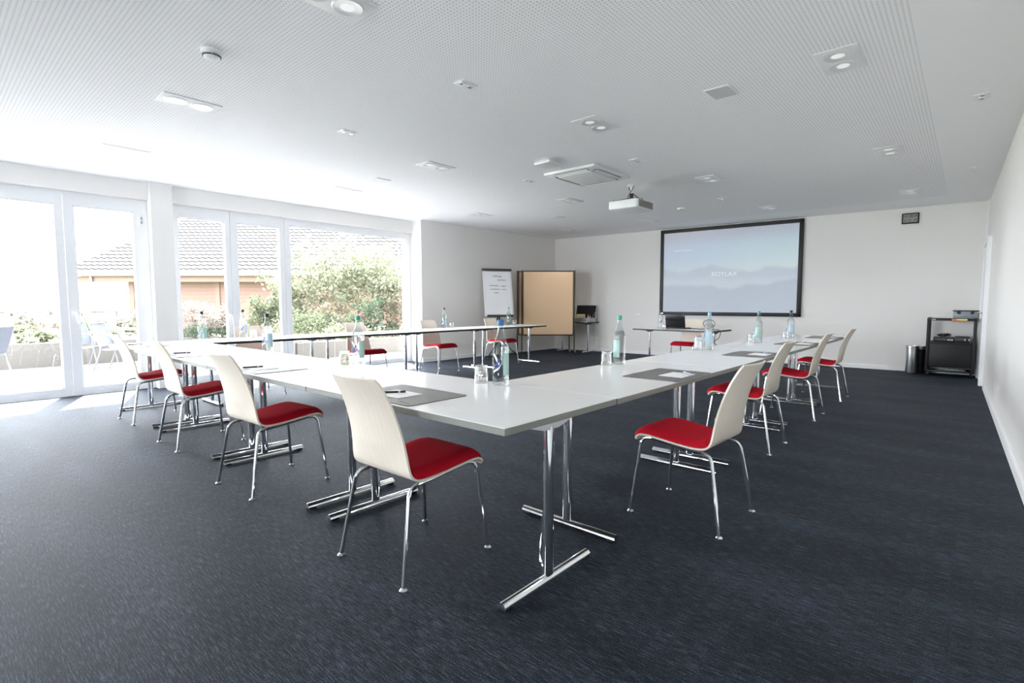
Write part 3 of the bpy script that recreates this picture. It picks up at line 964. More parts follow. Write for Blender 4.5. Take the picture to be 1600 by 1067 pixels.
# camera-facing orientation differs per bottle: rz turns the printed side
bottles = [
    (-1.953, 2.134, 0.74, -1.05, 'cap_blue', 'label_teal', 'blue-capped clear water bottle on the near corner of the tables'),
    (-3.36, 2.125, 0.74, -0.95, 'cap_green', 'label_teal', 'green-capped clear water bottle on the front tables behind the first two chairs'),
    (-4.80, 2.10, 0.74, -0.95, 'cap_navy', 'label_blue', 'dark-capped clear water bottle on the front tables, third from the near corner'),
    (-6.50, 2.12, 0.74, -0.95, 'cap_navy', 'label_teal', 'dark-capped clear water bottle on the front tables close to the white column'),
    (-1.95, 3.44, 0.74, -2.75, 'cap_green', 'label_teal', 'green-capped clear water bottle beside the first desk pad by the bare wall'),
    (-1.90, 5.09, 0.74, -2.4, 'cap_pale_blue', 'label_blue', 'pale-blue-capped clear water bottle with stacked glasses, before the laptop table'),
    (-1.82, 6.39, 0.74, -2.6, 'cap_green', 'label_teal', 'green-capped clear water bottle below the middle of the screen frame'),
    (-1.72, 7.41, 0.74, -2.3, 'cap_navy', 'label_blue', 'dark-capped clear water bottle below the lower corner of the screen'),
    (-6.95, 2.74, 0.75, -0.4, 'cap_navy', 'label_blue', 'dark-capped water bottle on the window tables before a chair back'),
    (-6.92, 6.10, 0.75, -0.9, 'cap_navy', 'label_blue', 'dark-capped water bottle on the window tables where the window ends'),
    (-6.92, 7.80, 0.75, -0.6, 'cap_green', 'label_teal', 'pale water bottle on the window tables under the flipchart'),
    (-4.21, 8.90, 0.74, -0.8, 'cap_navy', 'label_blue', 'dark-capped water bottle beside the laptop'),
]
for i, (x, y, z, rz, cap, lbl, lab) in enumerate(bottles):
    o = bt if i == 0 else dup(bt, (x, y, z + 0.0005), rz, lab)
    o.location = (x, y, z + 0.0005); o.rotation_euler.z = rz; o['label'] = lab; o['group'] = 'water bottles on the tables'
    if i:
        recolour(o, 'cap', cap); recolour(o, 'back_label', lbl)

def tumbler_mesh():
    b = MB()
    seg = 32
    outer = [(0.0400, 0.0), (0.0405, 0.004), (0.0385, 0.04), (0.0362, 0.084), (0.0345, 0.0985), (0.028, 0.1005), (0.006, 0.1005)]
    inner = [(0.006, 0.092), (0.029, 0.091), (0.0325, 0.084), (0.0352, 0.04), (0.0375, 0.004), (0.0385, 0.0), (0.0400, 0.0)]
    rings = []
    for r, z in outer + inner[:-1]:
        ring = []
        for k in range(seg):
            a = 2 * PI * k / seg
            rr = r * (1 + (0.012 if (k % 4 < 2 and 0.01 < z < 0.085 and r > 0.0355) else 0))
            ring.append(b.bm.verts.new((rr * math.cos(a), rr * math.sin(a), z)))
        rings.append(ring)
    rings.append(rings[0])
    for a, c in zip(rings, rings[1:]):
        for k in range(seg):
            j = (k + 1) % seg
            b.bm.faces.new((a[k], a[j], c[j], c[k]))
    # close the two tiny centre holes
    b.bm.faces.new(rings[6]); b.bm.faces.new(rings[7][::-1])
    # split: outer cap ring and inner cap ring are bridged by rings 6-7, remove that band
    band = [f for f in b.bm.faces if all(v in rings[6] or v in rings[7] for v in f.verts) and len(f.verts) == 4]
    bmesh.ops.delete(b.bm, geom=band, context='FACES_ONLY')
    return b
tb = tumbler_mesh().build('drinking_glass', 'tumbler_glass', None, 50)
tumblers = [
    (-2.085, 2.115, 0.74, 'upturned drinking glass just left of the blue-capped bottle on the near corner'),
    (-1.985, 2.035, 0.74, None),
    (-3.44, 2.06, 0.74, 'upturned drinking glass beside the green-capped bottle on the front tables'),
    (-2.0, 3.345, 0.74, 'upturned drinking glass beside the first green-capped bottle by the bare wall'),
    (-1.955, 4.96, 0.74, 'lower one of two stacked drinking glasses before the laptop table'),
    (-1.955, 4.96, 0.778, 'upper one of two stacked drinking glasses before the laptop table'),
    (-1.86, 6.27, 0.74, 'upturned drinking glass beside the bottle below the middle of the screen'),
    (-1.75, 7.29, 0.74, 'upturned drinking glass beside the bottle below the corner of the screen'),
    (-6.80, 2.80, 0.75, 'upturned drinking glass on the window tables before a chair back'),
    (-6.88, 6.24, 0.75, 'upturned drinking glass on the window tables where the window ends'),
    (-6.88, 7.93, 0.75, 'upturned drinking glass on the window tables under the flipchart'),
    (-4.12, 8.86, 0.74, 'upturned drinking glass between bottle and laptop'),
]
first = True
for x, y, z, lab in tumblers:
    if lab is None: continue
    o = tb if first else tb.copy()
    if not first: COL.objects.link(o)
    first = False
    o.location = (x, y, z + 0.0005)
    tag(o, lab, 'glass', 'drinking glasses beside the bottles')

# ------------------------------------------------------------------ laptop and its cable
t = thing('laptop', 'open black laptop on the table under the screen, lid towards the room', 'laptop', (-3.91, 8.88, 0.7405), PI + 0.0)
b = MB(); b.box(-0.18, 0.18, -0.25, 0.0, 0.0, 0.018, 0.004); b.build('base', 'black_plastic', t)
M = Matrix.Translation((0, 0.004, 0.018)) @ Matrix.Rotation(-0.20, 4, 'X') @ Matrix.Translation((0, 0, 0.118))
b = MB(); b.obox(M, 0.36, 0.009, 0.236, 0.003); b.build('lid', 'black_gloss', t)
b = MB(); b.obox(M @ Matrix.Translation((0, -0.0052, 0)), 0.335, 0.0012, 0.205); b.build('display', 'dark_grey', t, 0)
b = MB(); b.obox(M @ Matrix.Translation((0.150, 0.0050, 0.09)), 0.03, 0.001, 0.006); b.build('logo', 'satin_chrome', t, 0)
b = MB()
for r in range(5):
    for k in range(12):
        b.box(-0.155 + k * 0.026, -0.133 + k * 0.026, -0.13 + r * 0.022, -0.112 + r * 0.022, 0.0178, 0.0195)
b.build('keyboard', 'dark_grey', t, 0)
b = MB()
pts = [(-3.72, 8.98, 0.745), (-3.62, 8.98, 0.746), (-3.45, 8.92, 0.748), (-3.30, 8.86, 0.77), (-3.215, 8.86, 0.83), (-3.25, 8.88, 0.895), (-3.36, 8.90, 0.905), (-3.43, 8.91, 0.85), (-3.36, 8.88, 0.775), (-3.22, 8.80, 0.752), (-3.12, 8.76, 0.752), (-3.075, 8.74, 0.70), (-3.12, 8.76, 0.60), (-3.2, 8.8, 0.55), (-3.15, 8.8, 0.48)]
b.tube(pts, 0.0055, 8, 6)
tag(b.build('video_cable', 'black_plastic'), 'looped black video cable at the end of the laptop table', 'cable')

# ------------------------------------------------------------------ flipchart
fx, fy = -7.85, 8.55
fa = math.radians(61.0)            # board turned to the room's middle
t = thing('flipchart', 'white flipchart easel with handwritten lines standing by the wall', 'flipchart', (fx, fy, 0), fa)
tilt = Matrix.Translation((0, 0, 0.90)) @ Matrix.Rotation(-0.21, 4, 'X')
def TM(x, y, z): return tilt @ Matrix.Translation((x, y, z))
b = MB(); b.obox(TM(0, 0, 0.535), 0.68, 0.018, 1.07, 0.004); b.build('board', 'white_frame', t)
b = MB(); b.obox(TM(0, -0.018, 1.055), 0.70, 0.03, 0.055, 0.006); b.build('clamp_bar', 'dark_grey', t)
pm = MB(); pm.obox(TM(0, -0.014, 0.52), 0.60, 0.008, 0.98); pm = pm.build('paper_pad', 'paper', t, 0)
b = MB(); b.obox(TM(0, -0.045, -0.012), 0.62, 0.07, 0.012, 0.003); b.obox(TM(0, -0.078, 0.004), 0.62, 0.006, 0.035); b.build('pen_tray', 'dark_grey', t)
rnd = random.Random(3)
def scribble(x0, x1, z, amp, name='handwriting', m='ink_grey'):
    b = MB(); n = int((x1 - x0) / 0.006); prev = None
    for k in range(n + 1):
        x = x0 + (x1 - x0) * k / n
        q = Vector((x, -0.0195, z + amp * math.sin(k * 2.2) * rnd.uniform(0.3, 1.0)))
        if prev is not None and rnd.random() > 0.08:
            d = q - prev; nn = Vector((-d.z, 0, d.x)).normalized() * 0.0035
            b.face([tilt @ (prev + nn), tilt @ (q + nn), tilt @ (q - nn), tilt @ (prev - nn)])
        prev = q
    b.build(name, m, pm, 0)
scribble(-0.10, 0.00, 0.905, 0.018); scribble(0.02, 0.10, 0.90, 0.016)
scribble(0.0, 0.20, 0.82, 0.014, m='ink_blue')
scribble(-0.20, 0.02, 0.69, 0.012); scribble(0.06, 0.19, 0.68, 0.012)
scribble(-0.19, 0.05, 0.61, 0.013); scribble(0.08, 0.20, 0.605, 0.010)
scribble(-0.10, 0.0, 0.53, 0.014)
for k, (tx, ty) in enumerate(((-0.36, -0.26), (0.36, -0.26), (0.0, 0.36))):
    b = MB()
    if k == 2:
        b.tube([(0, 0.10, 1.02), (tx, ty, 0.02)], 0.013, 10)
        b.tube([(0, 0.03, 1.10), (0, 0.12, 0.98)], 0.012, 8)
    else:
        b.tube([(0, 0.02, 0.93), (0, -0.0, 0.42), (tx * 0.25, ty * 0.25, 0.30), (tx, ty, 0.02)], 0.014, 10, 3)
    l = b.build('leg', 'black_plastic', t)
    b = MB(); b.lathe([(0.022, 0), (0.022, 0.02), (0.014, 0.035)], 14, (tx, ty, 0)); b.build('foot_cap', 'black_plastic', l)

# ------------------------------------------------------------------ pinboards
def pinboard(loc, rz, label):
    t = thing('pinboard', label, 'pinboard', loc, rz, 'pinboards in the far corner')
    W, Z0, Z1 = 0.60, 0.43, 1.95
    b = MB(); b.box(-W + 0.02, W - 0.02, -0.011, 0.011, Z0 + 0.02, Z1 - 0.02); b.build('felt_panel', 'pin_felt', t, 0)
    b = MB()
    b.box(-W, W, -0.014, 0.014, Z1 - 0.028, Z1, 0.004); b.box(-W, W, -0.014, 0.014, Z0, Z0 + 0.028, 0.004)
    b.box(-W, -W + 0.022, -0.014, 0.014, Z0, Z1, 0.004); b.box(W - 0.022, W, -0.014, 0.014, Z0, Z1, 0.004)
    b.build('frame', 'board_edge', t)
    for s in (-1, 1):
        b = MB(); b.tube([(s * (W + 0.018), 0, 0.075), (s * (W + 0.018), 0, Z1 + 0.01)], 0.014, 12)
        l = b.build('leg', 'board_edge', t)
        b = MB(); b.tube([(s * (W + 0.018), -0.26, 0.06), (s * (W + 0.018), -0.1, 0.075), (s * (W + 0.018), 0.1, 0.075), (s * (W + 0.018), 0.26, 0.06)], 0.014, 10, 3); b.build('foot_bar', 'satin_chrome', l)
        for yy in (-0.25, 0.25):
            b = MB(); b.lathe([(0.027, -0.010), (0.027, 0.010)], 16)
            for v in b.bm.verts: v.co = Matrix.Translation((s * (W + 0.018), yy, 0.027)) @ Matrix.Rotation(PI / 2, 4, 'Y') @ v.co
            b.build('caster', 'black_plastic', l)
    return t
pa = math.atan2(0.76, 0.86)
pb = pinboard((-7.45, 9.80, 0), pa, 'tan felt pinboard on wheeled legs, the one in front')
dup(pb, (-7.62, 9.84, 0), pa, 'second tan pinboard, only its edge showing behind the front one')

# ------------------------------------------------------------------ open case of workshop supplies on the side table
t = thing('supply_case', 'open aluminium case full of cards and pens on the side table', 'case', (-7.12, 10.72, 0.7405), 0.05)
b = MB()
b.box(-0.30, 0.26, -0.20, 0.20, 0, 0.012); b.box(-0.30, 0.26, -0.20, -0.188, 0, 0.085, 0.002); b.box(-0.30, 0.26, 0.188, 0.20, 0, 0.085, 0.002)
b.box(-0.30, -0.288, -0.20, 0.20, 0, 0.085, 0.002); b.box(0.248, 0.26, -0.20, 0.20, 0, 0.085, 0.002)
b.build('tray', 'aluminium', t, 0)
M = Matrix.Translation((-0.02, 0.21, 0.085)) @ Matrix.Rotation(-0.22, 4, 'X') @ Matrix.Translation((0, 0, 0.16))
b = MB(); b.obox(M @ Matrix.Translation((0, 0.012, 0)), 0.56, 0.03, 0.33, 0.006); b.build('lid', 'aluminium', t)
b = MB(); b.obox(M @ Matrix.Translation((0, -0.006, 0)), 0.535, 0.012, 0.305); b.build('lid_lining', 'case_lining', t, 0)
b = MB(); b.tube([(0.262, 0.0, 0.06), (0.275, 0.13, 0.2), (0.262, 0.24, 0.26)], 0.004, 8); b.build('lid_stay', 'satin_chrome', t)
b = MB(); b.box(-0.16, -0.11, -0.2035, -0.199, 0.03, 0.075, 0.002); b.build('latch', 'black_plastic', t, 0)
rnd = random.Random(11)
def stack(x, y, sx, sy, n, ang, m, lab, zz=0.013):
    b = MB()
    for k in range(n):
        M = Matrix.Translation((x, y, zz + 0.004 + k * 0.008)) @ Matrix.Rotation(ang + rnd.uniform(-0.12, 0.12), 4, 'Z')
        b.obox(M, sx, sy, 0.0075)
    o = b.build('card_stack', m, None, 0); o.location = (-7.12, 10.72, 0.7405)
    tag(o, lab, 'cards')
stack(-0.20, -0.05, 0.13, 0.13, 13, 0.3, 'beige_card', 'pale round-edged card stack in the open case')
stack(-0.04, 0.02, 0.17, 0.15, 21, 0.2, 'yellow_card', 'tall yellowish card stack in the middle of the open case')
stack(0.10, -0.12, 0.12, 0.07, 12, -0.1, 'pink_card', 'low pinkish card stack at the front of the open case')
for k, (x, m, lab) in enumerate(((0.15, 'white_plastic', 'white marker standing in the open case'), (0.205, 'label_white', 'white marker with red cap standing at the end of the open case'))):
    o = thing('marker_pen', lab, 'marker', (-7.12 + x, 10.72 + 0.05, 0.7545))
    b = MB(); b.tube([(0, 0, 0), (0, 0, 0.12)], 0.011, 12); b.build('barrel', m, o)
    b = MB(); b.tube([(0, 0, 0.12), (0, 0, 0.16)], 0.012, 12, r1=0.010); b.build('cap', 'red_plastic' if k else 'mid_grey', o)

# ------------------------------------------------------------------ media cart and bins in the far right corner
CX, CY = -0.205, 11.17
t = thing('media_cart', 'black media cart on wheels with equipment, in the far corner', 'cart', (CX, CY, 0))
b = MB(); b.box(-0.27, 0.27, -0.19, 0.19, 0.155, 0.53, 0.004); b.build('cabinet', 'black_plastic', t)
b = MB()
for sx in (-1, 1):
    for sy in (-1, 1):
        b.box(sx * 0.29 - 0.02, sx * 0.29 + 0.02, sy * 0.19 - 0.018, sy * 0.19 + 0.018, 0.07, 0.955, 0.005)
b.build('post', 'black_metal', t)
b = MB(); b.box(-0.31, 0.31, -0.21, 0.21, 0.91, 0.945, 0.006); b.build('top_shelf', 'black_metal', t)
b = MB(); b.box(-0.29, 0.29, -0.2, 0.2, 0.53, 0.56, 0.004); b.build('middle_shelf', 'black_metal', t)
b = MB(); b.box(-0.29, 0.29, -0.2, 0.2, 0.075, 0.098, 0.004); b.build('bottom_shelf', 'black_metal', t)
b = MB(); b.box(0.0, 0.06, -0.2135, -0.209, 0.914, 0.942); b.build('sticker', 'orange', t, 0)
b = MB(); b.box(0.06, 0.19, -0.2135, -0.209, 0.914, 0.942); b.build('sticker', 'yellow', t, 0)
b = MB(); b.box(-0.25, -0.20, -0.2125, -0.209, 0.92, 0.935); b.build('maker_plate', 'aluminium', t, 0)
for sx in (-1, 1):
    for sy in (-1, 1):
        b = MB(); b.lathe([(0.034, -0.012), (0.036, 0), (0.034, 0.012)], 18)
        for v in b.bm.verts: v.co = Matrix.Translation((sx * 0.27, sy * 0.17, 0.036)) @ Matrix.Rotation(PI / 2, 4, 'Y') @ v.co
        c = b.build('caster', 'black_plastic', t)
        b = MB(); b.prism([(-0.016, 0), (0.016, 0), (0.024, 0.034), (-0.024, 0.034)], -0.018, 0.018, Matrix.Translation((sx * 0.27, sy * 0.17, 0.040)) @ Matrix(((0, 0, 1, 0), (1, 0, 0, 0), (0, 1, 0, 0), (0, 0, 0, 1))))
        b.build('fork', 'satin_chrome', c, 0)
def device(x, y, z, sx, sy, sz, label, m='black_plastic', cat='device'):
    t2 = thing('media_player', label, cat, (CX + x, CY + y, z))
    b = MB(); b.box(-sx, sx, -sy, sy, 0, sz, 0.004); b.build('housing', m, t2)
    b = MB(); b.box(-sx * 0.85, sx * 0.3, -sy - 0.001, -sy + 0.002, sz * 0.35, sz * 0.75); b.build('display', 'dark_grey', t2, 0)
    for k in range(3):
        b = MB(); b.tube([(sx * (0.5 + 0.16 * k), -sy - 0.008, sz * 0.5), (sx * (0.5 + 0.16 * k), -sy + 0.002, sz * 0.5)], sz * 0.22, 12); b.build('knob', 'satin_chrome', t2)
device(-0.09, -0.01, 0.5605, 0.13, 0.13, 0.075, 'low black player on the cart shelf, under the coiled cables')
device(0.14, -0.02, 0.5605, 0.09, 0.12, 0.095, 'black receiver at the window-less end of the cart shelf')
b = MB(); rnd = random.Random(5); P = []
for k in range(60):
    a = k * 0.55
    P.append((CX - 0.09 + (0.07 + 0.02 * math.sin(k * 0.7)) * math.cos(a), CY - 0.03 + 0.05 * math.sin(a), 0.6425 + 0.0007 * k + 0.006 * (1 + math.sin(k * 1.3))))
b.tube(P, 0.0055, 6, 2)
tag(b.build('coiled_cable', 'black_plastic'), 'loose coil of dark cable on the player in the cart', 'cable')
b = MB(); rnd = random.Random(9)
for k in range(7):
    b.obox(Matrix.Translation((CX - 0.02 + rnd.uniform(-0.12, 0.12), CY - 0.08 + rnd.uniform(-0.05, 0.05), 0.1035 + k * 0.006)) @ Matrix.Rotation(rnd.uniform(-0.4, 0.4), 4, 'Z'), 0.24, 0.17, 0.005)
tag(b.build('document_pile', 'clear_box', None, 0), 'pale pile of papers on the lowest shelf of the cart', 'papers')
# case on top
t = thing('storage_box', 'grey transparent storage box with dark lid on top of the cart', 'box', (CX + 0.16, CY + 0.05, 0.9455))
b = MB(); b.box(-0.15, 0.15, -0.12, 0.12, 0, 0.115, 0.01); b.build('bin', 'clear_box', t)
b = MB(); b.box(-0.16, 0.16, -0.13, 0.13, 0.115, 0.132, 0.004); b.build('lid', 'dark_grey', t)
for s in (-0.08, 0.08):
    b = MB(); b.box(s - 0.02, s + 0.02, -0.137, -0.121, 0.07, 0.128, 0.003); b.build('clip', 'black_plastic', t, 0)
# steel bin and dark bin
def bin_(loc, r, h, m, lab):
    t = thing('waste_bin', lab, 'bin', loc)
    b = MB(); b.lathe([(r * 0.94, 0.012), (r, 0.03), (r, h * 0.8), (r, h - 0.05)], 32); b.build('body', m, t)
    b = MB(); b.lathe([(r * 0.96, 0), (r * 0.96, 0.014)], 32); b.build('base_ring', 'black_plastic', t)
    b = MB(); b.lathe([(r * 1.03, h - 0.05), (r * 1.04, h - 0.03), (r * 1.03, h), (r * 0.92, h + 0.004), (r * 0.9, h - 0.02)], 32, cap0=True); b.build('rim', 'brushed_steel', t)
    return t
bin_((-0.70, 11.12, 0), 0.085, 0.47, 'brushed_steel', 'brushed steel waste bin on the floor left of the media cart')
bin_((-0.605, 11.30, 0), 0.085, 0.46, 'black_plastic', 'dark waste bin with steel rim squeezed between steel bin and cart')

# ------------------------------------------------------------------ outside
OUT_Z = -0.04
te = MB(); te.box(-13.42, -8.86, -12, 13, -0.3, OUT_Z); te.box(-8.86, 6, -12, YR - 0.22, -0.3, OUT_Z); struct(te.build('terrace', 'paving', smooth=0))  # paving behind the rear wall is unseen, added to bounce light inside
lw = MB(); lw.box(-60, -8.95, -30, 45, -0.6, -0.32); struct(lw.build('garden_ground', 'lawn', smooth=0))
# planter walls
pw = MB()
pw.prism([(-13.62, -12), (-13.42, -12), (-13.35, 4.7), (-13.55, 4.7)], -0.3, 0.42)
pw.prism([(-13.55, 4.5), (-13.35, 4.7), (-10.9, 5.35), (-10.95, 5.55), (-13.5, 4.9)], -0.3, 0.36)
pw.prism([(-11.05, 5.4), (-10.85, 5.4), (-10.85, 13), (-11.05, 13)], -0.3, 0.33)
tag(pw.build('planter_wall', 'render_wall', smooth=0), 'low pale planter wall edging the terrace outside', 'planter')
so = MB(); so.box(-16.2, -13.5, -12, 13, -0.31, 0.36); so.prism([(-13.5, 4.95), (-11.0, 5.6), (-11.0, 13), (-13.5, 13)], -0.31, 0.26)
struct(so.build('planting_soil', 'soil', smooth=0))
# railing
t = thing('railing', 'thin grey metal railing behind the terrace hedge', 'railing', (0, 0, 0))
A, B = Vector((-17.3, -3.0, 0)), Vector((-15.0, 4.2, 0))
b = MB(); b.tube([A + Vector((0, 0, 0.99)), B + Vector((0, 0, 0.99))], 0.022, 8); b.build('handrail', 'railing_metal', t)
for k in range(8):
    q = A.lerp(B, k / 7)
    b = MB(); b.tube([q + Vector((0, 0, -0.3)), q + Vector((0, 0, 0.98))], 0.018, 8); b.build('post', 'railing_metal', t)

def leaves(name, m, blobs, n, size, seed, parent=None, flat=0.0):
    """leaf cards scattered in soft clumps; blobs = (x,y,z,rx,ry,rz)"""
    rnd = random.Random(seed)
    vs, fs = [], []
    tot = sum(b[3] * b[4] * b[5] for b in blobs)
    for bx, by, bz, rx, ry, rz in blobs:
        k = max(8, int(n * rx * ry * rz / tot))
        clumps = []
        for _ in range(max(3, k // 30)):
            while True:
                p = Vector((rnd.uniform(-1, 1), rnd.uniform(-1, 1), rnd.uniform(-1, 1)))
                if 0.25 < p.length < 1: break
            clumps.append(p)
        for _ in range(k):
            c = rnd.choice(clumps)
            p = c + Vector((rnd.gauss(0, 0.13), rnd.gauss(0, 0.13), rnd.gauss(0, 0.13)))
            q = Vector((bx + p.x * rx, by + p.y * ry, bz + p.z * rz))
            d = Vector((rnd.gauss(0, 1), rnd.gauss(0, 1), rnd.gauss(0, 1) - 0.3)).normalized()
            e = d.cross(Vector((rnd.gauss(0, 1), rnd.gauss(0, 1), rnd.gauss(0, 1)))).normalized()
            f = d.cross(e)
            s = size * rnd.uniform(0.6, 1.3)
            i = len(vs)
            vs += [q - d * s, q + e * s * 0.45 + f * s * 0.12, q + d * s, q - e * s * 0.45 + f * s * 0.12]
            fs += [(i, i + 1, i + 2, i + 3)]
    me = D.meshes.new(name); me.from_pydata(vs, [], fs); me.update()
    me.materials.append(MATS[m])
    o = D.objects.new(name, me); COL.objects.link(o)
    if parent: o.parent = parent
    return o
def tree(name, x, y, m, blobs, n, size, seed, label, trunk=0.07, cat='tree', group='trees and shrubs in the garden', z0=-0.32):
    t = thing(name, label, cat, (x, y, z0), 0, group)
    rnd = random.Random(seed)
    leaves('crown', m, blobs, n, size, seed, t)
    b = MB()
    top = max(bb[2] for bb in blobs)
    for k in range(4):
        bb = blobs[k % len(blobs)]
        b.tube([(0.05 * math.cos(k * 1.7), 0.05 * math.sin(k * 1.7), 0), (bb[0] * 0.35 + rnd.uniform(-0.1, 0.1), bb[1] * 0.35, bb[2] * 0.45), (bb[0], bb[1], bb[2])], trunk, 8, 5, r1=trunk * 0.25)
    b.build('trunk', 'bark', t)
    return t
tree('garden_tree', -14.4, 8.3, 'leaf_light', [(0, 0, 2.6, 1.4, 1.5, 0.9), (0.6, 0.5, 1.9, 1.2, 1.3, 0.8), (-0.4, -0.9, 1.7, 0.9, 0.9, 0.8)], 5200, 0.075, 1, 'tall pale green tree seen in the middle of the large window')
tree('garden_tree', -12.9, 9.2, 'leaf_light', [(0, 0, 2.5, 1.0, 1.3, 0.8), (0.3, 0.6, 1.7, 0.9, 1.1, 0.8)], 3600, 0.07, 2, 'pale green tree at the edge of the large window nearest the wall')
tree('garden_shrub', -12.3, 8.25, 'leaf_dark', [(0, 0, 0.95, 0.55, 0.6, 0.7), (0.1, 0.2, 0.5, 0.6, 0.7, 0.4)], 1700, 0.06, 3, 'dark green shrub low in the large window', 0.03, 'shrub')
tree('garden_tree', -15.2, 6.9, 'leaf_mid', [(0, 0, 1.7, 0.55, 0.7, 0.75), (0.2, 0.5, 1.1, 0.9, 0.9, 0.7), (-0.2, -0.5, 1.0, 0.6, 0.7, 0.6)], 3200, 0.07, 4, 'bushy green tree in front of the timber wall, behind the window post')
tree('garden_shrub', -12.9, 6.55, 'leaf_mid', [(0, 0, 0.8, 0.7, 0.9, 0.6), (0.3, 0.9, 0.7, 0.7, 0.8, 0.55)], 2600, 0.055, 5, 'leafy green shrub at the near side of the large window', 0.03, 'shrub')
tree('garden_shrub', -12.1, 9.4, 'leaf_russet', [(0, 0, 1.35, 0.5, 0.7, 0.7)], 1100, 0.06, 6, 'reddish shrub at the far side of the large window', 0.03, 'shrub')
tree('garden_shrub', -13.4, 7.5, 'leaf_russet', [(0, 0, 1.2, 0.6, 0.6, 0.6)], 700, 0.06, 7, 'sparse reddish shrub in the middle of the large window', 0.03, 'shrub')
tree('garden_shrub', -11.8, 7.3, 'leaf_light', [(0, 0, 0.55, 0.5, 1.3, 0.4), (0, 1.6, 0.5, 0.5, 1.0, 0.4)], 1900, 0.05, 8, 'low yellowish green shrubs on the planter before the large window', 0.02, 'shrub')
tree('flower_shrub', -13.9, 4.35, 'flower_pale', [(0, 0, 0.85, 0.55, 0.9, 0.42), (0.1, 0.6, 0.75, 0.5, 0.6, 0.4)], 2600, 0.05, 9, 'pale pinkish flowering shrub below the timber wall', 0.02, 'shrub', z0=0.0)
tree('flower_shrub', -13.6, 4.3, 'leaf_dark', [(0, 0, 0.50, 0.35, 1.0, 0.22)], 1500, 0.045, 10, 'dark green leaves at the foot of the flowering shrub', 0.02, 'shrub', z0=0.0)
hb = []
rnd = random.Random(21)
for k in range(13):
    hb.append((-14.1 + rnd.uniform(-0.1, 0.1), -2.2 + k * 0.44, 0.58 + rnd.uniform(-0.04, 0.05), 0.35, 0.36, 0.20))
o = leaves('hedge', 'leaf_mid', hb, 5200, 0.045, 12); tag(o, 'low green hedge along the terrace planter outside the glass doors', 'hedge')
hb = []
for k in range(14):
    hb.append((-14.95 + rnd.uniform(-0.3, 0.3), -2.6 + k * 0.48, 0.78 + rnd.uniform(-0.08, 0.08), 0.35, 0.4, 0.26))
o = leaves('pale_grasses', 'grass_pale', hb, 2600, 0.06, 13); tag(o, 'pale dry grasses growing behind the low hedge', 'grass', kind='stuff')

# house
hx, hy = -26.54, 6.01
rt = Vector((0.752, 0.659, 0)); fw = Vector((-0.659, 0.752, 0))
HM = Matrix(((rt.x, fw.x, 0, hx), (rt.y, fw.y, 0, hy), (0, 0, 1, 0), (0, 0, 0, 1)))
t = thing('timber_house', 'timber-clad house with tiled hip roof beyond the garden', 'house', (0, 0, 0))
t.matrix_world = HM
b = MB(); b.box(0, 15, 0, 7.5, -0.6, 2.25); b.build('timber_wall', 'siding', t, 0)
b = MB(); b.box(-0.06, 0.16, -0.05, 0.12, -0.6, 2.2); b.box(3.55, 3.75, -0.05, 0.05, -0.6, 2.2); b.box(6.4, 6.6, -0.05, 0.05, -0.6, 2.2); b.build('corner_board', 'fascia', t, 0)
b = MB(); b.box(-2.45, 16, -0.55, -0.35, 2.06, 2.28); b.build('fascia_board', 'fascia', t, 0)
b = MB()
b.tube([(-2.5, -0.68, 2.36), (16, -0.68, 2.36)], 0.085, 10)
b.tube([(-1.15, -0.62, 2.4), (-1.15, -0.60, 1.95), (-1.15, -0.5, -0.6)], 0.05, 10)
b.build('gutter', 'zinc', t)
b = MB()
EZ, RZ, RY = 2.40, 5.35, 4.3
rows, per = 17, 0.27
def roof_pt(x, v):
    return Vector((x, -0.62 + (RY + 0.62) * v, EZ + (RZ - EZ) * v))
nrm_r = Vector((0, -(RZ - EZ), RY + 0.62)).normalized()
x_end = 16.0
for r in range(rows):
    v0, v1 = r / rows, (r + 1) / rows + 0.012
    xl = -2.55 + 2.35 * v0
    n = int((x_end - xl) / per * 4)
    lo, hi = [], []
    for k in range(n + 1):
        x = xl + k * per / 4
        wv = 0.022 * math.sin(2 * PI * (x / per)) 
        lo.append(b.bm.verts.new(roof_pt(x, v0) + nrm_r * (0.055 + wv)))
        hi.append(b.bm.verts.new(roof_pt(x, v1) + nrm_r * (0.004 + wv)))
    und = [b.bm.verts.new(v.co - nrm_r * 0.04) for v in lo]
    for k in range(n):
        b.bm.faces.new((lo[k], lo[k + 1], hi[k + 1], hi[k]))
        b.bm.faces.new((und[k], und[k + 1], lo[k + 1], lo[k]))
b.face([(-2.55, -0.62, EZ), (-0.2, RY, RZ), (-2.55, 9.2, EZ)])
b.face([(-2.55, -0.62, EZ - 0.06), (-2.55, 9.2, EZ - 0.06), (16, 9.2, EZ - 0.06), (16, -0.62, EZ - 0.06)])
b.face([(-0.2, RY, RZ), (16, RY, RZ), (16, 9.2, EZ), (-2.55, 9.2, EZ)])
b.build('tiled_roof', 'roof_tile', t, 0)
b = MB()
for k in range(48):
    b.tube([(-0.2 + k * 0.34, RY, RZ + 0.05), (0.1 + k * 0.34, RY, RZ + 0.07)], 0.09, 8)
b.build('ridge_tiles', 'roof_tile', t)

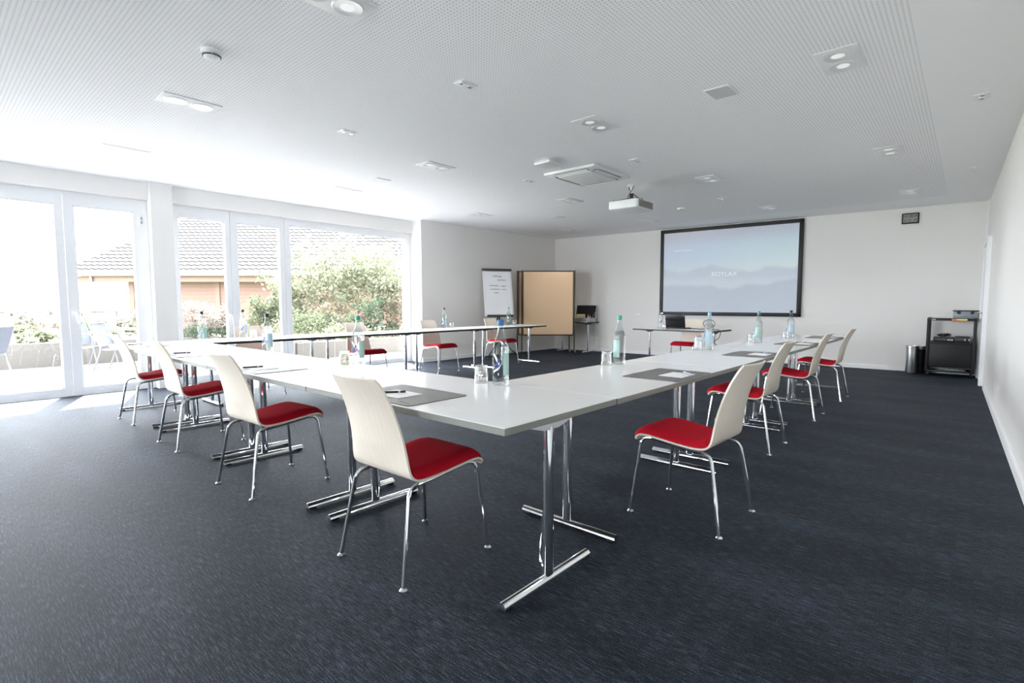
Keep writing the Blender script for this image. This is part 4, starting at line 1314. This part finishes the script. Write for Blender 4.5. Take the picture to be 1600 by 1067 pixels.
# terrace chairs and table
def garden_chair(label, loc, rz):
    t = thing('garden_chair', label, 'chair', loc, rz, 'terrace chairs outside')
    b = MB()
    for s in (-1, 1):
        b.tube([(s * 0.25, 0.28, 0), (s * 0.25, 0.20, 0.42), (s * 0.25, 0.16, 0.64), (s * 0.25, -0.10, 0.65)], 0.014, 8, 4)
        b.tube([(s * 0.24, -0.30, 0), (s * 0.235, -0.16, 0.40), (s * 0.23, -0.24, 0.62), (s * 0.22, -0.34, 0.87)], 0.014, 8, 4)
    b.tube([(-0.22, -0.34, 0.87), (0.22, -0.34, 0.87)], 0.014, 8)
    b.tube([(-0.24, 0.20, 0.42), (0.24, 0.20, 0.42)], 0.012, 8)
    b.build('frame', 'outdoor_white', t)
    b = MB(); A = b.grid(lambda u, v: Vector((-0.23 + 0.46 * u, -0.17 + 0.38 * v, 0.40 + 0.02 * v - 0.02 * math.sin(PI * v))), 6, 6)
    B = b.grid(lambda u, v: Vector((-0.23 + 0.46 * u, -0.17 + 0.38 * v, 0.39 + 0.02 * v - 0.02 * math.sin(PI * v))), 6, 6)
    b.skin(A); b.skin(B, True); b.rim(A, B); b.build('seat_mesh', 'outdoor_mesh', t)
    b = MB(); f = lambda u, v, o: Vector((-0.225 + 0.45 * u, -0.185 - 0.15 * v + o - 0.04 * math.sin(PI * u), 0.45 + 0.41 * v))
    A = b.grid(lambda u, v: f(u, v, 0.006), 6, 6); B = b.grid(lambda u, v: f(u, v, -0.006), 6, 6)
    b.skin(A); b.skin(B, True); b.rim(A, B); b.build('back_mesh', 'outdoor_mesh', t)
    return t
g0 = garden_chair('grey mesh terrace chair outside the first glass door', (-11.45, 0.62, OUT_Z), 2.3)
dup(g0, (-12.55, 2.2, OUT_Z), -0.85, 'grey mesh terrace chair outside the second glass door, further from the column')
dup(g0, (-11.75, 2.42, OUT_Z), -0.7, 'grey mesh terrace chair outside the second glass door, beside the garden table')
t = thing('garden_table', 'white garden table on the terrace beside the white column', 'table', (-12.6, 3.05, OUT_Z))
b = MB(); b.lathe([(0.44, 0.70), (0.45, 0.715), (0.44, 0.73)], 32); b.build('tabletop', 'outdoor_white', t)
b = MB(); b.tube([(0, 0, 0.03), (0, 0, 0.70)], 0.03, 12); b.lathe([(0.26, 0), (0.25, 0.02), (0.04, 0.045)], 24); b.build('pedestal', 'outdoor_white', t)

# ------------------------------------------------------------------ light
w = D.worlds.new('World'); SC.world = w; w.use_nodes = True
bg = w.node_tree.nodes['Background']
bg.inputs[0].default_value = (0.93, 0.955, 1.0, 1); bg.inputs[1].default_value = 6.5
sd = D.lights.new('sun', 'SUN'); sd.energy = 20.0; sd.angle = math.radians(0.6); sd.color = (1.0, 0.985, 0.96)
so = D.objects.new('sun', sd); COL.objects.link(so)
so.rotation_euler = Vector((1.19, -0.45, -2.43)).to_track_quat('-Z', 'Y').to_euler()
for gy, _ in GY:
    for gx, _ in GX:
        if gx == -0.74 and gy == 1.58: continue
        ld = D.lights.new('downlight_lamp', 'SPOT'); ld.energy = 10.0; ld.spot_size = math.radians(125); ld.spot_blend = 1.0
        ld.shadow_soft_size = 0.06; ld.color = (1.0, 0.97, 0.93)
        lo = D.objects.new('downlight_lamp', ld); COL.objects.link(lo); lo.location = (gx, gy, CEIL - 0.03)
def portal(name, loc, rot, sx, sy):
    l = D.lights.new(name, 'AREA'); l.shape = 'RECTANGLE'; l.size = sx; l.size_y = sy; l.cycles.is_portal = True
    o = D.objects.new(name, l); COL.objects.link(o); o.location = loc; o.rotation_euler = rot
portal('rear_window_light', (-4.4, YR - 0.16, 1.3), (PI / 2, 0, 0), 3.6, 2.6)
portal('window_light', (-8.75, 0.75, 1.3), (0, -PI / 2, 0), 2.6, 11.9)
# ------------------------------------------------------------------ camera
cd = D.cameras.new('camera'); cam = D.objects.new('camera', cd); COL.objects.link(cam)
cd.sensor_fit = 'HORIZONTAL'; cd.sensor_width = 36.0; cd.lens = 815.0 / 1600.0 * 36.0
cd.clip_start = 0.05; cd.clip_end = 300
cam.location = (0, 0, 1.195)
cam.rotation_euler = (math.radians(90 - 4.22), 0, math.radians(41.2))
SC.camera = cam
SC.view_settings.view_transform = 'Standard'
SC.view_settings.look = 'None'
SC.view_settings.exposure = 1.85
SC.view_settings.gamma = 1.0
SC.view_settings.use_curve_mapping = False
SC.cycles.use_denoising = True
SC.cycles.max_bounces = 14
SC.cycles.diffuse_bounces = 6
SC.cycles.glossy_bounces = 5
SC.cycles.transmission_bounces = 12
SC.cycles.transparent_max_bounces = 16
SC.cycles.sample_clamp_indirect = 10
